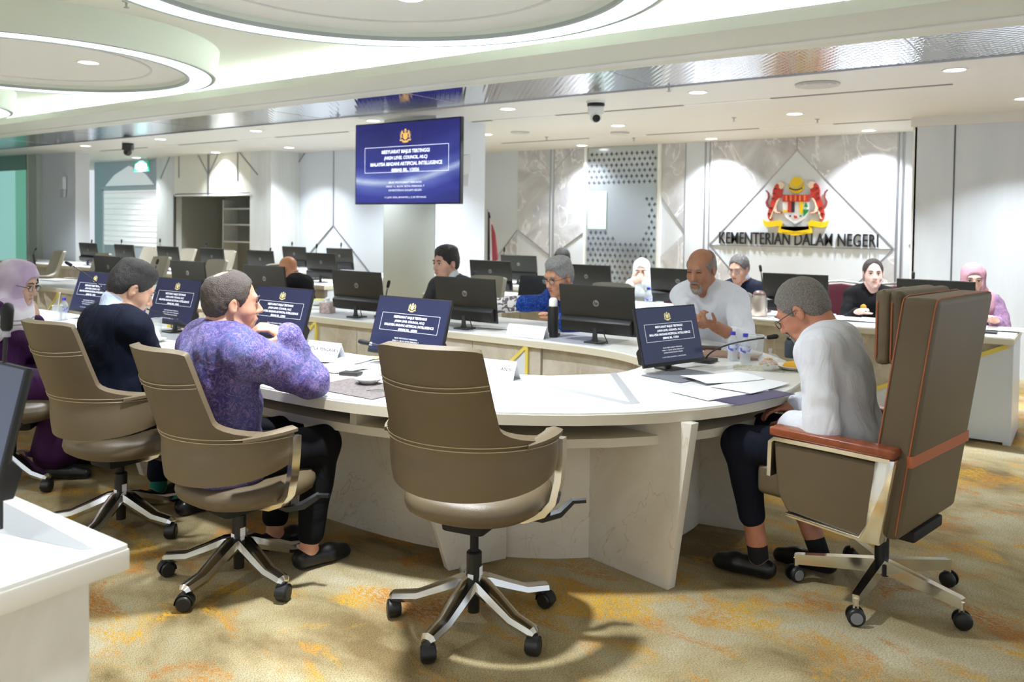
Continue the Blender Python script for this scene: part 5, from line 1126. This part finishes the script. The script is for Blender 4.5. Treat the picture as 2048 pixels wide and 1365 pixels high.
# flag in the corner
fg = thing('flag', 'folded flag on a thin pole behind the dark-suited man', 'flag', (at_v(975, 480, 10.6).x, 10.6, 0)); MB().tube([(0, 0, 0), (0, 0, 1.75)], .012, 8).build('pole', M_steel, fg, 40); MB().lathe([(0, 0), (.12, 0), (.1, .03), (0, .04)], 18).build('foot', M_black, fg, 40)
for s, cc in ((0, (30, 30, 34)), (1, (206, 200, 206)), (2, (150, 60, 70))): MB().prism([(.02+.04*s, 1.7-.1*s), (.06+.05*s, 1.55-.1*s), (.12+.05*s, .95), (.03+.05*s, .9)], -.02-.01*s, .02-.01*s, 'y').build('flag_cloth', mat('flag_%d' % s, cc, .8), fg)

# ================================================================== THINGS ON THE TABLES
M_china = mat('white_china', (242, 242, 238), .15); M_bcap = mat('blue_cap', (64, 62, 200), .4); M_blab = mat('blue_label', (92, 96, 190), .4, noise=(40, (220, 224, 245), .45, .55, 3)); M_pet = mat('bottle_plastic', (236, 242, 246), .05, alpha=.32); M_tum = mat('tumbler_glass', (240, 244, 246), .03, alpha=.25)
def bottle(label, loc, s=1.):
    t = thing('water_bottle', label, 'bottle', loc, 0, 'small water bottles', s)
    MB().lathe([(0, .002), (.026, .002), (.030, .012), (.028, .03), (.030, .05), (.0305, .095), (.028, .105), (.022, .125), (.013, .138), (.012, .146)], 22).build('bottle_body', M_pet, t, 60)
    MB().lathe([(.0309, .056), (.0309, .092)], 22).build('label_band', M_blab, t, 60); MB().lathe([(0, .162), (.0142, .161), (.0145, .143), (.0, .143)], 18).build('cap', M_bcap, t, 40); MB().lathe([(0, .006), (.024, .006), (.027, .015), (.026, .03), (.028, .05), (.028, .09), (0, .09)], 18).build('water', mat('water', (220, 232, 238), .05, alpha=.25), t, 60); return t
def glass(label, loc, s=1., r=.032, h=.10):
    t = thing('drinking_glass', label, 'glass', loc, 0, 'drinking glasses', s); MB().lathe([(0, .0), (r*.85, .0), (r, h), (r-.002, h), (r*.85-.002, .006), (0, .006)], 22).build('glass_wall', M_tum, t, 60); MB().lathe([(r-.0025, h), (r+.0005, h), (r+.0005, h+.0015), (r-.0025, h+.0015), (r-.0025, h)], 22).build('glass_rim', mat('glass_rim', (250, 252, 252), .1), t); return t
def tent(label, loc, rotz, txt=None, w=.22, hh=.085, align='CENTER', tx=0.):
    t = thing('name_card', label, 'name card', loc, rotz, 'folded name cards')
    for s in (-1, 1):
        o = MB().box(-w/2, w/2, -.001, .001, 0, hh*1.12).build('card_face', M_paper, t); o.location = (0, s*.038, 0); o.rotation_euler = (s*math.radians(25), 0, 0)
        if s < 0 and txt: text('card_lettering', txt, .026, mat('ink', (60, 60, 64), .6), o, (tx, -.0016, hh*.6), align=align, width=None, bold=.0004)
    return t
def paper(label, loc, rotz, w=.21, d=.297, m=M_paper, n=1, curl=.0, cat='paper', nm='paper_sheet', group='paper sheets on the table', th=.0015):
    t = MB().sheet(lambda i, j: ((i-.5)*w, (j-.5)*d, th+curl*((j-.5)**2)*4*(.5+.5*math.sin(3*i))+.0015), 8, 8, th*1.2).build(nm, m, None, 60); t.location = loc; t.rotation_euler = (0, 0, rotz); return tag(t, label, cat, group)
Z1 = TT+.002
def zt(x, y, z=TT): p = at_z(x, y, z); return (p.x, p.y, Z1)
# chairman's place
bottle('blue-capped water bottle left of its twin, right of the glossy monitor', zt(1465, 722)); bottle('blue-capped water bottle nearer the chairman than its twin', zt(1490, 727))
glass('water glass standing behind the two bottles at the table head', zt(1512, 716), 1.15, .038, .11)
o = thing('glass_bowl', 'glass snack bowl full of orange crackers before the chairman', 'bowl', zt(1537, 742)); MB().lathe([(0, .004), (.03, .004), (.052, .05), (.056, .062), (.053, .062), (.048, .05), (.028, .008), (0, .008)], 26).build('bowl_wall', M_tum, o, 60)
for k in range(26):
    a = k*2.4; r = .006*k**.5; z = .018+.03*(1-(k/26)); MB().ell((r*1.35*math.cos(a), r*1.35*math.sin(a), z+.012), (.010, .008, .006), 8, 5).build('cracker', mat('cracker_%d' % (k % 3), ((206, 120, 70), (214, 150, 84), (180, 168, 100))[k % 3], .7), o, 60)
o = thing('glass_cloche', 'domed glass lid with knob behind the snack bowl', 'cloche', zt(1540, 722)); MB().lathe([(.055, 0), (.05, .02), (.03, .036), (.008, .04), (.006, .048), (.012, .056), (.009, .066), (0, .068)], 24).build('dome', M_tum, o, 60)
o = thing('cork_tray', 'pale woven tray under the snack bowl', 'tray', zt(1530, 738)); o.location.z = TT+.0005; o.rotation_euler = (0, 0, math.radians(20)); MB().box(-.16, .16, -.09, .09, 0, .0012).build('tray_mat', mat('woven_pale', (206, 202, 186), .7, noise=(60, (176, 170, 150), .4, .6, 3)), o)
o = thing('fruit_plate', 'white plate with a yellow fruit slice beside the chairman\'s sleeve', 'plate', zt(1585, 740)); MB().lathe([(0, .003), (.05, .003), (.085, .022), (.088, .022), (.052, .0), (0, 0)], 28).build('plate', M_china, o, 60)
MB().prism([(-.05, .0), (.05, .0), (.04, .022), (0, .032), (-.04, .022)], -.018, .018, 'y').build('fruit_slice', mat('mango', (240, 180, 50), .5), o, bevel=.005, loc=(0, 0, .012))
o = thing('dark_tumbler', 'dark blue-grey tumbler partly hidden by the chairman\'s face', 'tumbler', zt(1583, 716)); MB().lathe([(0, 0), (.036, 0), (.04, .01), (.04, .085), (.034, .10), (.03, .10), (.0, .10)], 24).build('tumbler_body', mat('slate', (74, 84, 96), .4), o, 60); MB().lathe([(0, .10), (.03, .10), (.03, .115), (0, .118)], 20).build('tumbler_lid', M_black, o, 40)
for i, (px, py, rz, w, d, dz, lb) in enumerate(((1440, 785, 70, .22, .40, .000, 'lowest white sheet of the chairman\'s pile, nearest the rim'), (1500, 775, 80, .21, .36, .0035, 'white sheet sliding right in the chairman\'s pile'), (1445, 762, 58, .21, .34, .0075, 'topmost white sheet of the chairman\'s pile'))):
    p = zt(px, py); paper(lb, (p[0], p[1], TT+.0025+dz), math.radians(rz-90), w, d, curl=.004*i)
p = zt(1490, 790); o = paper('dark blue-purple folder under the chairman\'s papers', (p[0]+.01, p[1]-.02, TT+.0008), math.radians(-17), .23, .40, mat('purple_folder', (74, 68, 104), .5), cat='folder', nm='folder', group=None)
p = zt(1365, 752); paper('grey desk pad in front of the glossy monitor', (p[0], p[1], TT+.0006), math.radians(-15), .24, .34, mat('pad_grey', (120, 122, 130), .6), cat='desk pad', nm='desk_pad', group=None, th=.001)
# near side places
tent('white name card right of the empty chair, reading AN II', (-2.36, 3.20, Z1), math.radians(8), 'AN II', .24, .085, 'RIGHT', .10); tent('white name card in front of the man in purple', zt(650, 716), math.radians(4), 'KETUA PENGARAH', .24, .085)
p = zt(722, 778); o = paper('dark woven placemat beside the empty chair', (p[0], p[1], TT+.0006), 0, .42, .28, mat('placemat', (112, 104, 102), .8, noise=(70, (94, 84, 82), .4, .6, 3)), cat='placemat', nm='placemat', group=None)
o = thing('rice_bowl', 'small white bowl heaped with white rice left of the empty chair', 'bowl', (*zt(738, 769)[:2], TT+.003)); MB().lathe([(0, .002), (.03, .002), (.062, .026), (.064, .026), (.034, 0), (0, 0)], 28).build('bowl', M_china, o, 60); MB().lathe([(.046, .018), (.03, .045), (.018, .06), (0, .062)], 24).build('rice', mat('rice', (240, 240, 232), .8, bump=(300, .6)), o, 60)
o = thing('salad_bowl', 'larger white bowl with greens half hidden by the empty chair', 'bowl', (*zt(783, 756)[:2], TT+.003)); MB().lathe([(0, .002), (.045, .002), (.08, .05), (.083, .05), (.05, 0), (0, 0)], 28).build('bowl', M_china, o, 60); MB().ell((0, 0, .035), (.062, .062, .016), 18, 8).build('greens', mat('greens', (186, 206, 160), .7), o, 60)
for i, (dx, r_) in enumerate(((0, .9), (.022, .75), (.044, .82))):
    p = zt(752, 783); MB_k = MB().tube([(0, 0, .002), (.05, .0, .004), (.11, 0, .003), (.14, 0, .004), (.17, 0, .003)], [.003, .0035, .004, .010, .008], 8, flat=.25, up=(0, 0, 1)).build('cutlery', M_chrome, None, 60); MB_k.location = (p[0]-.03+dx*.3, p[1]-.03+dx, TT+.004); MB_k.rotation_euler = (0, 0, .35+.1*i); tag(MB_k, 'steel %s on the placemat by the rice bowl' % ['fork', 'knife', 'spoon'][i], 'cutlery', 'cutlery by the rice bowl')
for i, (px, py, rz, lb) in enumerate(((690, 722, 12, 'white sheet left of the rice bowl'), (675, 738, -8, 'printed sheet near the purple sleeve'), (640, 720, 20, 'white sheet under the purple man\'s elbow'))): p = zt(px, py); paper(lb, (p[0], p[1], TT+.0025+.002*i), math.radians(rz), .25, .21, curl=.004*(i == 0))
p = zt(700, 765); paper('pale pink sheet beneath the placemat corner', (p[0]-.1, p[1], TT+.0002), .1, .2, .2, mat('pink_paper', (222, 206, 204), .7), th=.0008)
p = zt(747, 718); paper('small yellow sticky note under the nearest slide monitor', (p[0], p[1], TT+.003), .2, .08, .08, mat('sticky', (236, 230, 130), .7), cat='note', nm='sticky_note', group=None)
o = thing('black_case', 'flat black card case beside the rice bowl', 'case', zt(702, 752)); o.rotation_euler = (0, 0, .3); MB().box(-.05, .05, -.03, .03, 0, .018).build('case_body', M_dkgrey, o, bevel=.003)
bottle('blue-capped water bottle beside the navy sleeve', zt(287, 668)); glass('water glass right of the bottle by the navy sleeve', zt(313, 672), 1.1); bottle('blue-capped water bottle before the lilac scarf', zt(128, 640)); glass('water glass with straw before the lilac scarf', zt(115, 642), 1.1)
MB_s = MB().tube([(0, 0, .01), (.05, 0, .2)], .003, 6).build('drinking_straw', M_paper, None, 40); p = zt(115, 642); MB_s.location = (p[0]-.01, p[1], TT+.008); tag(MB_s, 'white straw leaning in the glass before the lilac scarf', 'straw')
o = thing('covered_cup', 'white cup turned over on a saucer between navy and purple men', 'cup', zt(306, 684)); MB().lathe([(0, .012), (.05, .012), (.078, .02), (.08, .018), (.05, .0), (0, 0)], 28).build('saucer', M_china, o, 60); MB().lathe([(.045, .014), (.044, .04), (.032, .072), (.02, .078), (0, .079)], 24).build('cup', M_china, o, 60)
def tissue(label, loc, c_, s=1.):
    o = thing('tissue_box', label, 'box', loc, .3, 'boxes on the table', s); MB().box(-.06, .06, -.06, .06, 0, .11).build('box', mat('box_%d' % c_[0], c_, .7, noise=(30, tuple(int(x*.85) for x in c_), .4, .6, 3)), o, bevel=.004); MB().lathe([(0, .112), (.03, .112), (.02, .13), (.028, .15), (.01, .16), (0, .16)], 12).build('tissue', M_paper if c_[0] > 150 else mat('box_top', (110, 96, 90), .7), o, 60)
tissue('brown gift box between the navy and purple men', zt(372, 655), (122, 106, 100)); tissue('pinkish tissue cup-box left of the column monitor', (at_v(655, 625, 4.62).x, 4.62, Z1), (214, 190, 184), .8)
o = thing('lime_bowl', 'white bowl of lime on the far side of the oval table', 'bowl', (at_v(636, 607, 5.0).x, 5.0, Z1)); MB().lathe([(0, .002), (.04, .002), (.09, .05), (.093, .05), (.045, 0), (0, 0)], 24).build('bowl', M_china, o, 60); MB().ell((0, 0, .04), (.06, .06, .02), 14, 8).build('lime', mat('lime', (206, 214, 120), .6), o, 60)
tent('long white name card on the far side between two monitor backs', (at_v(1055, 665, 4.50).x, 4.50, Z1), 0, None, .30, .075)
for (px, v, lb, rz) in ((1012, 4.85, 'white sheet before the reaching man', .2), (1090, 4.8, 'white sheet near the long name card', -.1), (1400, 4.75, 'white sheet before the bald man', .3)): p = at_v(px, 650, v); paper(lb, (p.x, v-.1, Z1+.001), rz, .3, .16)
o = thing('black_flask', 'tall black flask with white cap left of the nearest monitor back', 'flask', (at_v(1119, 640, 4.60).x-.05, 4.60, Z1)); MB().lathe([(0, 0), (.036, 0), (.036, .20), (.033, .205), (0, .205)], 22).build('flask_body', M_black, o, 40); MB().lathe([(0, .262), (.02, .26), (.028, .245), (.029, .205), (0, .205)], 22).build('flask_cap', M_china, o, 60)
o = thing('organiser', 'black notebook by the black flask', 'notebook', (at_v(1085, 650, 4.6).x, 4.62, Z1)); MB().box(-.09, .09, -.06, .06, 0, .02).build('cover', M_black, o, bevel=.003); MB().box(-.075, .085, -.055, .055, .003, .03).build('pages', M_paper, o)
o = thing('phone', 'dark phone case in the bald man\'s hands', 'phone', tuple(at_v(1408, 662, 4.70))); o.location.z = TT+.004; o.rotation_euler = (0, 0, .3); MB().box(-.10, .10, -.05, .05, 0, .02).build('phone_body', mat('brown_case', (70, 46, 38), .5), o, bevel=.004)
o = thing('folder', 'brown folder before the bald man', 'folder', (at_v(1440, 672, 4.68).x+.1, 4.6, TT+.002)); o.rotation_euler = (0, 0, .2); MB().box(-.16, .16, -.1, .1, 0, .012).build('cover', mat('tan_folder', (150, 120, 104), .6), o)
o = thing('thermos', 'silver thermos jug with brown lid on the second desk row', 'thermos', (at_v(1520, 615, 6.82).x, 6.80, Z1), .5); MB().lathe([(0, 0), (.062, 0), (.066, .01), (.064, .14), (.052, .175), (.05, .18), (0, .18)], 26).build('jug', mat('brushed_steel', (196, 184, 172), .3, .6), o, 60); MB().lathe([(0, .215), (.03, .213), (.048, .195), (.052, .178), (0, .178)], 24).build('lid', mat('mauve_lid', (110, 84, 80), .4), o, 60)
MB().tube([(-.05, 0, .17), (-.10, 0, .16), (-.11, 0, .10), (-.064, 0, .05)], .009, 8).build('handle', MATS['mauve_lid'], o, 60)
bottle('far blue-capped water bottle by the white-scarfed woman', (at_v(1300, 590, 6.85).x, 6.82, Z1), 1.15)
for (px, v, lb) in ((1615, 7.2, 'papers on the second row between two black monitors'), (1705, 7.05, 'papers before the woman in black'), (2000, 7.1, 'white papers at the right end of the second row'), (570, 7.2, 'papers on the second row behind the far bald man'), (110, 4.95, 'white papers on the far side above the lilac scarf'), (230, 4.7, 'white papers on the far side beyond the navy man')): p = at_v(px, 640, v); paper(lb, (p.x, v, Z1+.001), .1, .42, .26, curl=.006)
o = thing('phone', 'black phone lying at the right end of the second row', 'phone', (at_v(1972, 650, 6.8).x, 6.82, Z1)); MB().box(-.07, .07, -.04, .04, 0, .014).build('phone_body', M_black, o, bevel=.004)
# gold badge on the woman in black, name print on the bald man's pocket
# chairs under the people on the far side
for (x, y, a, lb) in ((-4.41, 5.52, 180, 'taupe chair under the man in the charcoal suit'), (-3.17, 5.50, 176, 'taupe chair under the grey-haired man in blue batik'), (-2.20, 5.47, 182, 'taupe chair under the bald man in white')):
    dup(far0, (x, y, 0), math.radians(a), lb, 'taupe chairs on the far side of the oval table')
for (x, y, a, lb) in ((-2.71, 7.72, 172, 'maroon chair under the navy-suited man of the second row'), (-3.85, 7.93, 186, 'maroon chair under the woman in the white headscarf'), (-.82, 7.69, 190, 'maroon chair under the woman in the pink headscarf')):
    banquet(lb, (x, y, 0), math.radians(a))
